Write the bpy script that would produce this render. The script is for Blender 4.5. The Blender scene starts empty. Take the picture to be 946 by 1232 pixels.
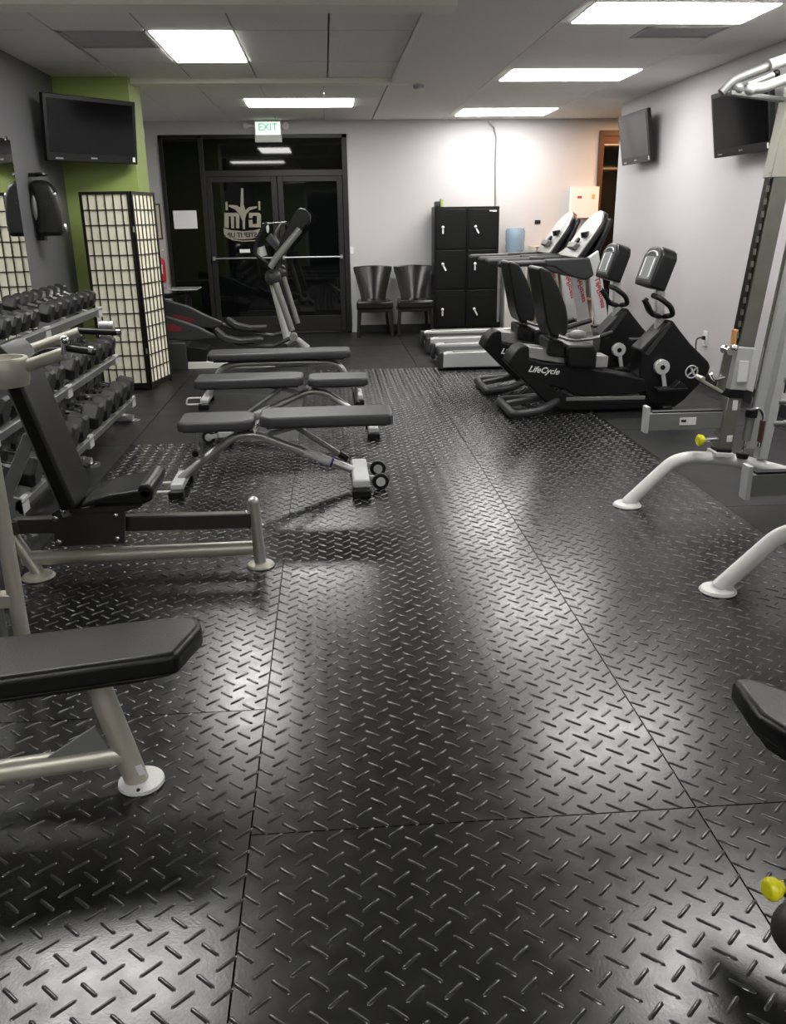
import bpy, bmesh, math, random
from mathutils import Vector, Matrix
random.seed(7)
C = bpy.context.scene.collection
sc = bpy.context.scene
PI = math.pi

# ------------------------------------------------------------------ camera
F = 1020.0; W, H = 946, 1232; HC = 1.53
pit, yaw, rol = math.radians(19.045), math.radians(4.086), math.radians(-0.802)
fw = Vector((math.sin(yaw)*math.cos(pit), math.cos(yaw)*math.cos(pit), -math.sin(pit)))
ri0 = Vector((math.cos(yaw), -math.sin(yaw), 0)); up0 = ri0.cross(fw)
rt = math.cos(rol)*ri0 + math.sin(rol)*up0
upv = -math.sin(rol)*ri0 + math.cos(rol)*up0
cd = bpy.data.cameras.new('camera'); cam = bpy.data.objects.new('camera', cd); C.objects.link(cam)
cd.sensor_fit = 'HORIZONTAL'; cd.sensor_width = 36; cd.lens = F/W*36; cd.clip_start = .02; cd.clip_end = 100
M4 = Matrix((rt, upv, -fw)).transposed().to_4x4(); M4.translation = Vector((0, 0, HC))
cam.matrix_world = M4
sc.camera = cam
# ------------------------------------------------------------------ world, exposure
wd = bpy.data.worlds.new('world'); sc.world = wd; wd.use_nodes = True
wd.node_tree.nodes['Background'].inputs[0].default_value = (.01, .011, .014, 1)
wd.node_tree.nodes['Background'].inputs[1].default_value = .3
sc.view_settings.view_transform = 'Standard'; sc.view_settings.look = 'None'
sc.view_settings.exposure = 0.0; sc.view_settings.gamma = 1.0
LAMP = 23.0          # strength of the fluorescent diffusers
WARM = 30.0          # strength of the warm fixtures in the side room
CZ = 2.79           # ceiling height
YB = 12.4           # back wall
XL, XR = -2.42, 3.57
YR = -7.0           # rear wall behind the camera
YC = 10.85          # where the right wall ends

# a pixel of the 946x1232 frame on a plane of the room
def ray(px, py): return fw + rt*((px-W/2)/F) - upv*((py-H/2)/F)
def P(px, py, Y):
    d = ray(px, py); return Vector((0, 0, HC)) + d*(Y/d.y)

# ------------------------------------------------------------------ materials
def mat(name, col, rough=.5, metal=0., bump=0., bscale=60., var=0., vscale=6., rvar=0., emit=None, es=0., spec=.5, trans=0., coat=0., alpha=1.):
    m = bpy.data.materials.new(name); m.use_nodes = True
    nt = m.node_tree; b = nt.nodes['Principled BSDF']
    b.inputs['Base Color'].default_value = (*col, 1); b.inputs['Roughness'].default_value = rough
    b.inputs['Metallic'].default_value = metal; b.inputs['Specular IOR Level'].default_value = spec
    b.inputs['Coat Weight'].default_value = coat
    b.inputs['Transmission Weight'].default_value = trans
    tc = nt.nodes.new('ShaderNodeTexCoord')
    def noise(s, d=4):
        n = nt.nodes.new('ShaderNodeTexNoise'); n.inputs['Scale'].default_value = s; n.inputs['Detail'].default_value = d
        nt.links.new(tc.outputs['Object'], n.inputs['Vector']); return n
    if var or rvar:
        n = noise(vscale)
        if var:
            mx = nt.nodes.new('ShaderNodeMix'); mx.data_type = 'RGBA'
            mx.inputs[6].default_value = (*[c*(1-var) for c in col], 1); mx.inputs[7].default_value = (*[min(1, c*(1+var)) for c in col], 1)
            nt.links.new(n.outputs['Fac'], mx.inputs[0]); nt.links.new(mx.outputs[2], b.inputs['Base Color'])
        if rvar:
            mr = nt.nodes.new('ShaderNodeMapRange'); mr.inputs[1].default_value = .3; mr.inputs[2].default_value = .7
            mr.inputs[3].default_value = rough-rvar; mr.inputs[4].default_value = rough+rvar
            nt.links.new(n.outputs['Fac'], mr.inputs[0]); nt.links.new(mr.outputs[0], b.inputs['Roughness'])
    if bump:
        n2 = noise(bscale, 3); bp = nt.nodes.new('ShaderNodeBump'); bp.inputs['Strength'].default_value = bump; bp.inputs['Distance'].default_value = .002
        nt.links.new(n2.outputs['Fac'], bp.inputs['Height']); nt.links.new(bp.outputs[0], b.inputs['Normal'])
    if emit:
        b.inputs['Emission Color'].default_value = (*emit, 1); b.inputs['Emission Strength'].default_value = es
    return m

M = dict(
    rubber=mat('rubber_floor', (.008, .008, .0082), .235, bump=.13, bscale=150, var=.3, vscale=14, rvar=.04, spec=.6),
    rubber_worn_highlit=mat('worn_highlit_ridge', (.036, .036, .0365), .22, bump=.1, bscale=200, rvar=.05, vscale=14, spec=.8),  # worn shiny ridges, base colour lightened to strengthen their highlights
    rubber_smooth=mat('smooth_rubber_floor', (.010, .010, .0105), .42, bump=.15, bscale=200, var=.3, vscale=3, rvar=.06, spec=.35),
    underlay=mat('black_underlay', (.006, .006, .006), .8),
    wall_grey=mat('pale_grey_wall_paint', (.50, .49, .50), .6, bump=.1, bscale=150),
    wall_lilac=mat('lilac_grey_wall_paint', (.52, .50, .52), .55, bump=.1, bscale=150),
    wall_dark=mat('charcoal_wall_paint', (.105, .105, .112), .55, bump=.1, bscale=150),
    wall_green=mat('lime_green_wall_paint', (.33, .41, .12), .55, bump=.1, bscale=150),
    ceil=mat('ceiling_tile', (.80, .79, .75), .9, bump=.3, bscale=260, var=.06, vscale=40),
    rail=mat('ceiling_rail_paint', (.85, .85, .74), .7),
    tbar=mat('ceiling_grid', (.40, .40, .39), .6),
    grille=mat('air_grille', (.42, .42, .42), .6),
    tube=mat('fluorescent_diffuser', (.9, .9, .9), .5, emit=(1, .985, .95), es=LAMP),
    warm=mat('warm_diffuser', (.9, .8, .7), .5, emit=(1, .55, .25), es=WARM),
    lampframe=mat('lamp_frame', (.7, .7, .68), .5),
    black=mat('black_plastic', (.0055, .0055, .006), .38, bump=.1, bscale=300, spec=.35),
    blackmatt=mat('black_matt_plastic', (.006, .006, .0065), .55, bump=.2, bscale=300, spec=.35),
    darkgrey=mat('dark_grey_plastic', (.028, .029, .032), .45),
    vinyl=mat('black_vinyl', (.006, .006, .0065), .36, bump=.25, bscale=180, rvar=.04, spec=.4),
    vinyl_grey=mat('grey_vinyl', (.042, .042, .045), .42, bump=.25, bscale=180),
    leather=mat('black_leather', (.007, .006, .0055), .2, bump=.3, bscale=40),
    silver=mat('silver_metal_paint', (.55, .55, .535), .3, .7, bump=.08, bscale=300),
    champagne=mat('champagne_metal_paint', (.50, .485, .42), .38, .45),
    chrome=mat('chrome', (.75, .75, .76), .14, 1.),
    steel=mat('brushed_steel', (.5, .5, .5), .3, .9),
    gunmetal=mat('gunmetal_paint', (.045, .042, .037), .45, .3),
    midgrey=mat('mid_grey_metal_paint', (.23, .235, .225), .42, .35),
    olive=mat('olive_grey_metal', (.27, .27, .235), .3, .7, var=.2, vscale=9),
    lightgrey=mat('light_grey_metal_paint', (.56, .57, .56), .4, .2),
    white=mat('white_plastic', (.75, .75, .74), .4),
    offwhite=mat('white_metal', (.70, .70, .68), .4),
    paper=mat('rice_paper', (.88, .85, .68), .8, var=.04, vscale=30),
    wood_black=mat('black_lacquered_wood', (.006, .005, .0045), .4, spec=.35),
    rubber_hex=mat('dumbbell_rubber', (.012, .012, .013), .42, bump=.2, bscale=200, spec=.4),
    locker=mat('black_locker_steel', (.004, .005, .005), .4, spec=.25),
    frame=mat('dark_bronze_frame', (.018, .017, .017), .42, .4),
    glass=mat('night_glass', (.003, .0035, .0035), .03, spec=.4),
    mirror=mat('mirror', (.9, .91, .9), .01, 1.),
    screen=mat('tv_screen', (.004, .004, .0045), .10, spec=.3),
    red=mat('red_enamel', (.42, .012, .02), .35),
    shaded_red=mat('shaded_red_print', (.16, .012, .025), .5),  # red print with the elliptical's shade darkened into its colour
    redprint=mat('red_print', (.38, .03, .04), .5),
    yellow=mat('yellow_knob', (.85, .80, .02), .35),
    whiteprint=mat('white_print', (.8, .8, .8), .5),
    decal=mat('beige_window_decal', (.27, .25, .20), .6),
    decal_dark=mat('dark_window_decal', (.01, .01, .009), .5),
    green_exit=mat('exit_green', (.3, .6, .45), .5, emit=(.4, .85, .65), es=.55),
    exit_face=mat('exit_lit_face', (.8, .85, .75), .5, emit=(.85, 1., .8), es=1.1),
    brown=mat('red_brown_frame', (.07, .025, .015), .45),
    redpanel=mat('dark_red_panel', (.09, .018, .012), .5),
    cabinet=mat('cream_cabinet', (.62, .58, .47), .5),
    board=mat('tan_board', (.38, .27, .17), .5),
    bottle=mat('blue_water_bottle', (.42, .58, .72), .15, trans=.55, spec=.5),
    cable=mat('cable', (.16, .15, .14), .5),
    baseb=mat('black_vinyl_base', (.012, .012, .013), .4),
    lcd=mat('lcd_grey', (.22, .23, .23), .25),
    glow=mat('lcd_bars', (.8, .8, .8), .4),
    amber=mat('amber_plastic', (.7, .35, .12), .4),
    blue=mat('blue_band', (.03, .03, .30), .4),
    tabletop=mat('glass_top', (.45, .47, .46), .12),
)
# ------------------------------------------------------------------ helpers
WL = {}
def wloc(o):
    return WL.get(o.name, Vector((0, 0, 0))) if o else Vector((0, 0, 0))
def thing(name, label, cat, loc, group=None):
    o = bpy.data.objects.new(name, None); C.objects.link(o); o.empty_display_size = .1
    o.location = loc; WL[o.name] = Vector(loc)
    o['label'] = label; o['category'] = cat
    if group: o['group'] = group
    return o
def tag(o, label, cat, group=None):
    o['label'] = label; o['category'] = cat
    if group: o['group'] = group
    return o
def perp(d):
    d = d.normalized(); a = Vector((0, 0, 1)) if abs(d.z) < .9 else Vector((0, 1, 0))
    x = d.cross(a).normalized(); return x, d.cross(x).normalized()
class MB:
    def __init__(s): s.bm = bmesh.new()
    def v(s, p): return s.bm.verts.new(p)
    def f(s, vs):
        try: return s.bm.faces.new(vs)
        except ValueError: return None
    def box(s, x0, x1, y0, y1, z0, z1):
        v = [s.v((x, y, z)) for z in (z0, z1) for y in (y0, y1) for x in (x0, x1)]
        for q in ((0, 2, 3, 1), (4, 5, 7, 6), (0, 1, 5, 4), (2, 6, 7, 3), (0, 4, 6, 2), (1, 3, 7, 5)): s.f([v[i] for i in q])
        return s
    def bar(s, p, q, w, h=None, up=(0, 0, 1)):      # rectangular beam; w across, h along 'up'
        p, q = Vector(p), Vector(q); d = (q-p).normalized(); h = h or w
        a = d.cross(Vector(up)).normalized(); b = a.cross(d).normalized()
        v = [s.v(c + a*(i*w/2) + b*(j*h/2)) for c in (p, q) for i, j in ((-1, -1), (1, -1), (1, 1), (-1, 1))]
        for k in range(4): s.f([v[k], v[(k+1) % 4], v[4+(k+1) % 4], v[4+k]])
        s.f([v[3], v[2], v[1], v[0]]); s.f(v[4:]); return s
    def tube(s, pts, r, seg=12, closed=False, fillet=0, flat=1.):
        pts = [Vector(p) for p in pts]
        if fillet:
            n = []
            for i, p in enumerate(pts):
                if (i in (0, len(pts)-1)) and not closed: n.append(p); continue
                a, b = pts[i-1], pts[(i+1) % len(pts)]
                f_ = min(fillet, (a-p).length*.45, (b-p).length*.45)
                u, w = p+(a-p).normalized()*f_, p+(b-p).normalized()*f_
                for k in range(6):
                    t = k/5; n.append(u*(1-t)**2 + p*2*t*(1-t) + w*t*t)
            pts = n
        N = len(pts); rs = r if isinstance(r, (list, tuple)) else [r]*N
        if len(rs) != N: rs = [rs[0]+(rs[-1]-rs[0])*i/(N-1) for i in range(N)]
        rings = []; x = None
        for i, p in enumerate(pts):
            a = pts[i-1] if (i or closed) else p; b = pts[(i+1) % N] if (i < N-1 or closed) else p
            d = (b-a)
            d = d.normalized() if d.length > 1e-7 else Vector((0, 0, 1))
            if x is None: x, _ = perp(d)
            x = (x - d*x.dot(d)).normalized(); y = d.cross(x)
            rings.append([s.v(p + (x*math.cos(2*PI*k/seg) + y*math.sin(2*PI*k/seg)*flat)*rs[i]) for k in range(seg)])
        for i in range(N if closed else N-1):
            A, B = rings[i], rings[(i+1) % N]
            for k in range(seg): s.f([A[k], A[(k+1) % seg], B[(k+1) % seg], B[k]])
        if not closed: s.f(rings[0][::-1]); s.f(rings[-1])
        return s
    def cyl(s, p, q, r, r2=None, seg=20): return s.tube([p, q], [r, r if r2 is None else r2], seg)
    def prism(s, pts, vec):
        vec = Vector(vec); a = [s.v(p) for p in pts]; b = [s.v(Vector(p)+vec) for p in pts]; n = len(pts)
        s.f(a[::-1]); s.f(b)
        for k in range(n): s.f([a[k], a[(k+1) % n], b[(k+1) % n], b[k]])
        return s
    def lathe(s, c, prof, seg=24, axis=(0, 0, 1)):
        c = Vector(c); ax = Vector(axis).normalized(); x, y = perp(ax); rings = []
        for r, z in prof:
            rings.append([s.v(c+ax*z+(x*math.cos(2*PI*k/seg)+y*math.sin(2*PI*k/seg))*max(r, 1e-4)) for k in range(seg)])
        for A, B in zip(rings, rings[1:]):
            for k in range(seg): s.f([A[k], A[(k+1) % seg], B[(k+1) % seg], B[k]])
        s.f(rings[0][::-1]); s.f(rings[-1]); return s
    def ball(s, c, r, sc_=(1, 1, 1), seg=16):
        m = Matrix.Translation(c) @ Matrix.Diagonal((r*sc_[0], r*sc_[1], r*sc_[2], 1))
        bmesh.ops.create_uvsphere(s.bm, u_segments=seg, v_segments=seg//2+2, radius=1, matrix=m); return s
    def build(s, name, m, parent=None, bevel=0, seg=2, ang=35, smooth=True, subsurf=0):
        bmesh.ops.recalc_face_normals(s.bm, faces=s.bm.faces)
        vs = [v.co for v in s.bm.verts]
        if parent is not None: off = wloc(parent)
        else:
            xs = [v.x for v in vs]; ys = [v.y for v in vs]; off = Vector(((min(xs)+max(xs))/2, (min(ys)+max(ys))/2, min(v.z for v in vs)))
        for v in s.bm.verts: v.co = v.co - off
        me = bpy.data.meshes.new(name); s.bm.to_mesh(me); s.bm.free()
        me.materials.append(M[m] if isinstance(m, str) else m)
        if smooth:
            me.polygons.foreach_set('use_smooth', [True]*len(me.polygons)); me.set_sharp_from_angle(angle=math.radians(ang))
        o = bpy.data.objects.new(name, me); C.objects.link(o)
        if parent is not None: o.parent = parent; WL[o.name] = off
        else: o.location = off; WL[o.name] = off.copy()
        if bevel:
            b = o.modifiers.new('bevel', 'BEVEL'); b.width = bevel; b.segments = seg; b.limit_method = 'ANGLE'; b.angle_limit = math.radians(30)
            b.harden_normals = False
        if subsurf:
            b = o.modifiers.new('sub', 'SUBSURF'); b.levels = subsurf; b.render_levels = subsurf
        return o
def B(x0, x1, y0, y1, z0, z1, name, m, parent=None, **k): return MB().box(x0, x1, y0, y1, z0, z1).build(name, m, parent, **k)
def structure(o): o['kind'] = 'structure'; return o
def copy_tree(o, loc=None, label=None, group=None, rotz=None, parent=None):
    c = o.copy(); C.objects.link(c)
    if parent is not None: c.parent = parent
    if loc is not None: c.location = loc; WL[c.name] = Vector(loc)
    if rotz is not None: c.rotation_euler = (0, 0, rotz)
    if label: c['label'] = label
    if group: c['group'] = group
    for ch in list(o.children): copy_tree(ch, parent=c)
    return c
def pad(pts, z0, z1, name, m, parent, bevel=.015, seg=3):   # upholstered slab over a floor outline
    return MB().prism([(x, y, z0) for x, y in pts], (0, 0, z1-z0)).build(name, m, parent, bevel=bevel, seg=seg, ang=60)
def pxprism(pix, Y0, Y1, name, m, parent, bevel=.006, seg=2, conv=None, Yref=None):   # side outline at plane Y0 with thickness to Y1
    q = [P(*(conv(*p) if conv else p), Yref or Y0) for p in pix]
    q = [Vector((p.x, Y0, p.z)) for p in q]
    return MB().prism(q, (0, Y1-Y0, 0)).build(name, m, parent, bevel=bevel, seg=seg, ang=50)
def text(s, name, m, parent, size, mtx, extrude=.001, align='CENTER', shear=0, offset=0, mirror=False):
    cu = bpy.data.curves.new(name, 'FONT'); cu.body = s; cu.size = size; cu.extrude = extrude; cu.align_x = align; cu.align_y = 'CENTER'; cu.shear = shear; cu.offset = offset
    cu.resolution_u = 3
    t = bpy.data.objects.new(name+'_t', cu); C.objects.link(t)
    dg = bpy.context.evaluated_depsgraph_get(); dg.update()
    me = bpy.data.meshes.new_from_object(t.evaluated_get(dg)); bpy.data.objects.remove(t)
    if mirror: me.transform(Matrix.Diagonal((-1, 1, 1, 1)))
    me.transform(mtx)
    off = wloc(parent) if parent is not None else mtx.translation.copy()
    me.transform(Matrix.Translation(-off))
    if mirror: me.flip_normals()
    me.materials.clear(); me.materials.append(M[m]); me.name = name
    o = bpy.data.objects.new(name, me); C.objects.link(o)
    if parent is not None: o.parent = parent; WL[o.name] = off
    else: o.location = off
    return o
def frame_mtx(loc, xdir, ydir):
    x = Vector(xdir).normalized(); y = Vector(ydir); y = (y-x*y.dot(x)).normalized(); z = x.cross(y)
    m = Matrix((x, y, z)).transposed().to_4x4(); m.translation = Vector(loc); return m
FRONT = lambda loc: frame_mtx(loc, (1, 0, 0), (0, 0, 1))      # facing -Y

# ------------------------------------------------------------------ floor
floor = structure(B(-3.3, 8.6, YR-.1, YB+.3, -.10, -.012, 'floor', 'underlay', smooth=False))
def mat_mesh(w, l, ribbed=True):
    g = .0022; mb = MB(); mb.box(g, w-g, g, l-g, -.012, 0)
    if not ribbed: return mb
    p = w/15.; ny = int(l/p)
    def bar(cx, cy, a):
        L, wd_, h = .0300, .0056, .0034
        d = Vector((math.cos(a), math.sin(a), 0)); n = Vector((-d.y, d.x, 0)); c = Vector((cx, cy, 0))
        base = [c-d*L, c-d*(L*.82)-n*wd_, c+d*(L*.82)-n*wd_, c+d*L, c+d*(L*.82)+n*wd_, c-d*(L*.82)+n*wd_]
        b = [mb.v(q-Vector((0, 0, .0005))) for q in base]
        m = [mb.v(c+(q-c)*.93*(.62 if k in (1, 2, 4, 5) else 1)+d*((q-c).dot(d)*.34 if k in (1, 2, 4, 5) else 0)+Vector((0, 0, h*.72))) for k, q in enumerate(base)]
        t0, t1 = mb.v(c-d*(L*.74)+Vector((0, 0, h))), mb.v(c+d*(L*.74)+Vector((0, 0, h)))
        fs = [mb.f([b[k], b[(k+1) % 6], m[(k+1) % 6], m[k]]) for k in range(6)]
        fs += [mb.f([m[1], m[2], t1, t0]), mb.f([m[4], m[5], t0, t1]), mb.f([m[0], m[1], t0]), mb.f([m[5], m[0], t0]), mb.f([m[2], m[3], t1]), mb.f([m[3], m[4], t1])]
        for q in fs:
            if q: q.material_index = 1
    for j in range(ny):
        y = (j+.5)*l/ny
        for i in range(15):
            bar((i+.28)*p, y-.25*l/ny, math.radians(-42)); bar((i+.78)*p, y+.25*l/ny, math.radians(42))
    return mb
mats = {}
def lay_mat(x, y, w, l, ribbed=True):
    k = (round(w, 2), round(l, 2), ribbed)
    if k not in mats:
        mb = mat_mesh(w, l, ribbed); o = mb.build('rubber_mat', 'rubber' if ribbed else 'rubber_smooth', floor, smooth=True, ang=75); mats[k] = o
        o.data.materials.append(M['rubber_worn_highlit'])
        o.data.transform(Matrix.Translation(WL[o.name])); o.parent = floor
    else:
        o = mats[k].copy(); C.objects.link(o)
    o.location = Vector((x, y, 0)) - WL['floor']
    return o
XS = [-2.686, -1.471, -.256, .952, 2.16, 3.368, 4.576, 5.784, 6.992, 8.2]
for i, x in enumerate(XS[:-1]):
    w = round(XS[i+1]-x, 3); w = 1.215 if i < 2 else 1.208
    ys = {2: [-3.63, -1.80, .03, 1.86, 3.69, 5.52, 7.35, 9.18, 11.01], 3: [-3.63, -1.80, .03, 1.86, 3.69, 5.52, 7.35, 9.18, 11.01]}.get(i, [-3.02, -1.19, .64, 2.47, 4.30, 6.13, 7.96, 9.79, 11.62])
    if i >= 5: ys = [y for y in ys if y > -1.3]
    for y in ys:
        l = min(1.83, YB+.02-y)
        lay_mat(x, y, w, l, (i in (2, 3) and y < 9) or (i == 1 and y < 6))

# ------------------------------------------------------------------ walls
T = .14
DX0, DX1, DZ1 = -2.16, .33, 2.62         # storefront opening in the back wall
PX0 = 3.79                               # glazed opening at the right end of the back wall
bw = MB()
bw.box(-3.2, DX0, YB, YB+T, 0, CZ+.1); bw.box(DX0, DX1, YB, YB+T, DZ1, CZ+.1); bw.box(DX1, PX0, YB, YB+T, 0, CZ+.1)
bw.box(PX0, 8.5, YB, YB+T, 2.64, CZ+.1); bw.box(5.2, 8.5, YB, YB+T, 0, 2.64)
structure(bw.build('wall_back', 'wall_grey', smooth=False))
wl = structure(B(XL-T, XL, YR, 8.73, 0, CZ+.1, 'wall_left', 'wall_dark', smooth=False))
gw = MB(); gw.box(XL-T-.3, -1.745, 8.73, 9.27, 0, CZ+.1)
structure(gw.build('wall_green_pier', 'wall_green', smooth=False))
structure(B(-2.9, -2.7, 9.27, YB, 0, CZ+.1, 'wall_left_far', 'wall_grey', smooth=False))
structure(B(XR, XR+T, YR, YC, 0, CZ+.1, 'wall_right', 'wall_lilac', smooth=False))
rw = MB(); rw.box(XL-T, -.6, YR-T, YR, 0, CZ+.1); rw.box(.9, XR+T, YR-T, YR, 0, CZ+.1); rw.box(-.6, .9, YR-T, YR, 2.45, CZ+.1)
structure(rw.build('wall_rear', 'wall_green', smooth=False))
dr = structure(MB().box(-.7, -.6, YR-.05, YR+.03, 0, 2.55).box(.9, 1.0, YR-.05, YR+.03, 0, 2.55).box(-.6, .9, YR-.05, YR+.03, 2.45, 2.55).build('door_3', 'offwhite', smooth=False))
B(-.6, .9, YR-.12, YR-.08, 0, 2.45, 'door_glass', 'glass', dr, smooth=False)
structure(B(8.4, 8.5, -.6, YB, 0, CZ+.1, 'wall_side_room_right', 'wall_grey', smooth=False))
structure(B(XR+T, 8.5, -.7, -.6, 0, CZ+.1, 'wall_side_room_near', 'wall_grey', smooth=False))
# baseboards
structure(B(XR-.012, XR-.0005, YR, YC, 0, .105, 'baseboard_right', 'baseb', smooth=False))
structure(B(DX1+.08, PX0-.06, YB-.012, YB-.0005, 0, .10, 'baseboard_back', 'baseb', smooth=False))
structure(B(XL+.0005, XL+.012, YR, 8.72, 0, .10, 'baseboard_left', 'baseb', smooth=False))
structure(B(XL+.02, -1.745, 8.718, 8.7295, 0, .10, 'baseboard_green', 'baseb', smooth=False))

# ------------------------------------------------------------------ ceiling
ceil = structure(B(-3.3, 8.6, YR-.1, YB+.3, CZ+.055, CZ+.12, 'ceiling', 'tbar', smooth=False))
lights = []   # x0,x1,y0,y1
LIT = [(-1.18, -.59, 6.74, 7.98), (-.84, .38, 10.25, 10.95), (-2.06, -.86, 3.7, 4.3), (1.725, 2.94, 5.89, 6.48), (1.725, 2.93, 8.36, 9.03), (1.72, 2.90, 11.2, 11.95),
       (1.725, 2.94, 3.45, 4.05), (-1.2, -.6, -1.6, -.4), (1.725, 2.94, -2.6, -2.0), (-1.2, -.6, -5.2, -4.), (1.725, 2.94, -5.6, -5.)]
def overlaps(a, b): return a[0] < b[1]-.01 and b[0] < a[1]-.01 and a[2] < b[3]-.01 and b[2] < a[3]-.01
tile_cache = {}
def lay_tile(x0, x1, y0, y1, g=.004, m='ceil', name='ceiling_tile'):
    if x1-x0 < .03 or y1-y0 < .03: return
    k = (round(x1-x0, 3), round(y1-y0, 3), m, g)
    if k not in tile_cache:
        o = MB().box(g, x1-x0-g, g, y1-y0-g, 0, .05).build(name, m, ceil, smooth=False)
        o.data.transform(Matrix.Translation(WL[o.name])); tile_cache[k] = o
    else: o = tile_cache[k].copy(); C.objects.link(o)
    o.location = Vector((x0, y0, CZ)) - WL['ceiling']
def cover(x0, x1, y0, y1, g=.004):      # lay a tile, cut around the troffers
    todo = [(x0, x1, y0, y1)]
    for L in LIT + [(-1.8, -1.2, 6.78, 7.38), (2.32, 2.92, 6.62, 7.0)]:
        new = []
        for t in todo:
            if not overlaps(t, L): new.append(t); continue
            a, b, c, d = t; e, f_, g_, h = L
            if a < e-.02: new.append((a, e, c, d))
            if b > f_+.02: new.append((f_, b, c, d))
            m0, m1 = max(a, e), min(b, f_)
            if c < g_-.02: new.append((m0, m1, c, g_))
            if d > h+.02: new.append((m0, m1, h, d))
        todo = new
    for t in todo: lay_tile(*t, g=g)
gx = [-2.42, -1.82, -1.19, -.585, .075, .68]
gy = [-7, -5.22, -4., -2.78, -1.56, -.34, .88, 2.1, 3.32, 4.54, 5.76, 6.74, 7.98, 8.84]
for i in range(len(gx)-1):
    for j in range(len(gy)-1): cover(gx[i], gx[i+1], gy[j], gy[j+1], .007)
for i, (a, b) in enumerate([(-2.42, -1.81), (-1.81, -1.2), (-1.2, -.59), (-.59, .04), (.04, .67)]):
    for c, d in [(9.01, 10.25), (10.25, 10.95), (10.95, 12.4)]: cover(a, b, c, d, .003)
for c, d in zip([-7, -4.56, -2.12, .32, 2.76, 5.2, 7.64, 10.08], [-4.56, -2.12, .32, 2.76, 5.2, 7.64, 10.08, 12.4]): cover(.68, 1.65, c, d, .0012)
yy = -7
ygr = [-7, -5.6, -5., -3.8, -2.6, -2., -.5, .95, 1.55, 2.5, 3.45, 4.05, 5.0, 5.89, 6.48, 7.1, 7.7, 8.36, 9.03, 9.7, 10.4, 11.2, 11.95, 12.4]
for c, d in zip(ygr, ygr[1:]): cover(1.65, 2.93, c, d, .0012); cover(2.93, 3.57, c, d, .0012)
for c, d in zip([-.6, 1.4, 3.8, 6.2, 8.6, 10.85], [1.4, 3.8, 6.2, 8.6, 10.85, 12.4]):
    for a, b in ((3.57, 4.5), (4.5, 5.7), (5.7, 7.0), (7.0, 8.4)): lay_tile(max(a, 3.71) if c < 10.8 else a, b, c, d, .002)
lay_tile(-2.7, -2.42, 9.28, 12.4)
# ring of rails round the tiled bay
structure(B(.68, .845, 5.98, 8.84, CZ-.05, CZ+.055, 'trim_1', 'ceil', smooth=False))
structure(B(-1.745, .845, 8.84, 9.01, CZ-.045, CZ+.055, 'trim_2', 'rail', smooth=False))
structure(B(XL, .845, 5.76, 5.98, CZ-.05, CZ+.055, 'trim_3', 'rail', smooth=False))
# bright edge strip along the plain ceiling band
structure(B(1.643, 1.657, YR, YB, CZ-.004, CZ+.002, 'trim_4', 'rail', smooth=False))
# grilles
def grille(x0, x1, y0, y1, label):
    t = thing('ceiling_vent', label, 'vent', ((x0+x1)/2, (y0+y1)/2, CZ))
    B(x0+.01, x1-.01, y0+.01, y1-.01, CZ+.012, CZ+.05, 'backing', 'grille', t, smooth=False)
    f_ = MB().box(x0, x1, y0, y0+.03, CZ-.004, CZ+.04).box(x0, x1, y1-.03, y1, CZ-.004, CZ+.04).box(x0, x0+.03, y0, y1, CZ-.004, CZ+.04).box(x1-.03, x1, y0, y1, CZ-.004, CZ+.04)
    f_.build('frame', 'grille', t, smooth=False)
    n = int((y1-y0-.06)/.03)
    s0 = None
    for k in range(n):
        y = y0+.04+k*.03
        if s0 is None: s0 = MB().bar((x0+.03, y, CZ+.004), (x1-.03, y, CZ+.004), .02, .003, up=(0, .5, .86)).build('slat', 'grille', t, smooth=False)
        else:
            c = s0.copy(); C.objects.link(c); c.location = (0, k*.03, 0)
grille(-1.8, -1.2, 6.78, 7.38, 'grey air return grille in the ceiling left of the square-looking lit panel')
grille(2.32, 2.92, 6.62, 7.0, 'grey ceiling vent between the two nearest lit panels on the right side')
# troffers
LL = ['lit ceiling panel in the railed bay, above and left of the exit sign',
      'lit ceiling panel just above the exit sign near the back wall',
      'lit ceiling panel over the left foreground, just above the top of the picture',
      'largest and nearest lit ceiling panel at the top right',
      'middle of the three lit ceiling panels along the right side',
      'farthest lit ceiling panel on the right, over the black lockers']
for i, (x0, x1, y0, y1) in enumerate(LIT):
    t = thing('ceiling_light', LL[i] if i < 6 else 'lit ceiling panel behind the camera', 'ceiling light', ((x0+x1)/2, (y0+y1)/2, CZ), 'fluorescent ceiling panels' if i < 6 else 'ceiling panels behind the camera')
    f_ = MB()
    for a in ((x0, x1, y0, y0+.012), (x0, x1, y1-.012, y1), (x0, x0+.012, y0, y1), (x1-.012, x1, y0, y1)): f_.box(*a, CZ-.003, CZ+.045)
    f_.build('frame', 'lampframe', t, smooth=False)
    B(x0+.012, x1-.012, y0+.012, y1-.012, CZ-.009, CZ+.012, 'diffuser', 'tube', t, smooth=False)
for (x0, x1, y0, y1, wl_) in ((4.5, 5.9, 8.4, 8.9, 'over its middle'), (7.0, 8.3, .5, .9, 'at its far corner'), (4.1, 5.3, 11.3, 11.9, 'by the brown framed glass')):
    t = thing('ceiling_light', 'warm ceiling panel of the side room, '+wl_, 'ceiling light', ((x0+x1)/2, (y0+y1)/2, CZ-.04), 'warm panels of the side room')
    B(x0, x1, y0, y1, CZ-.035, CZ-.003, 'housing', 'lampframe', t, smooth=False); B(x0+.02, x1-.02, y0+.02, y1-.02, CZ-.04, CZ-.035, 'diffuser', 'warm', t, smooth=False)
sp = thing('smoke_detector', 'small smoke detector on the ceiling beyond the railed bay corner', 'detector', (.98, 9.3, CZ))
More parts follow.
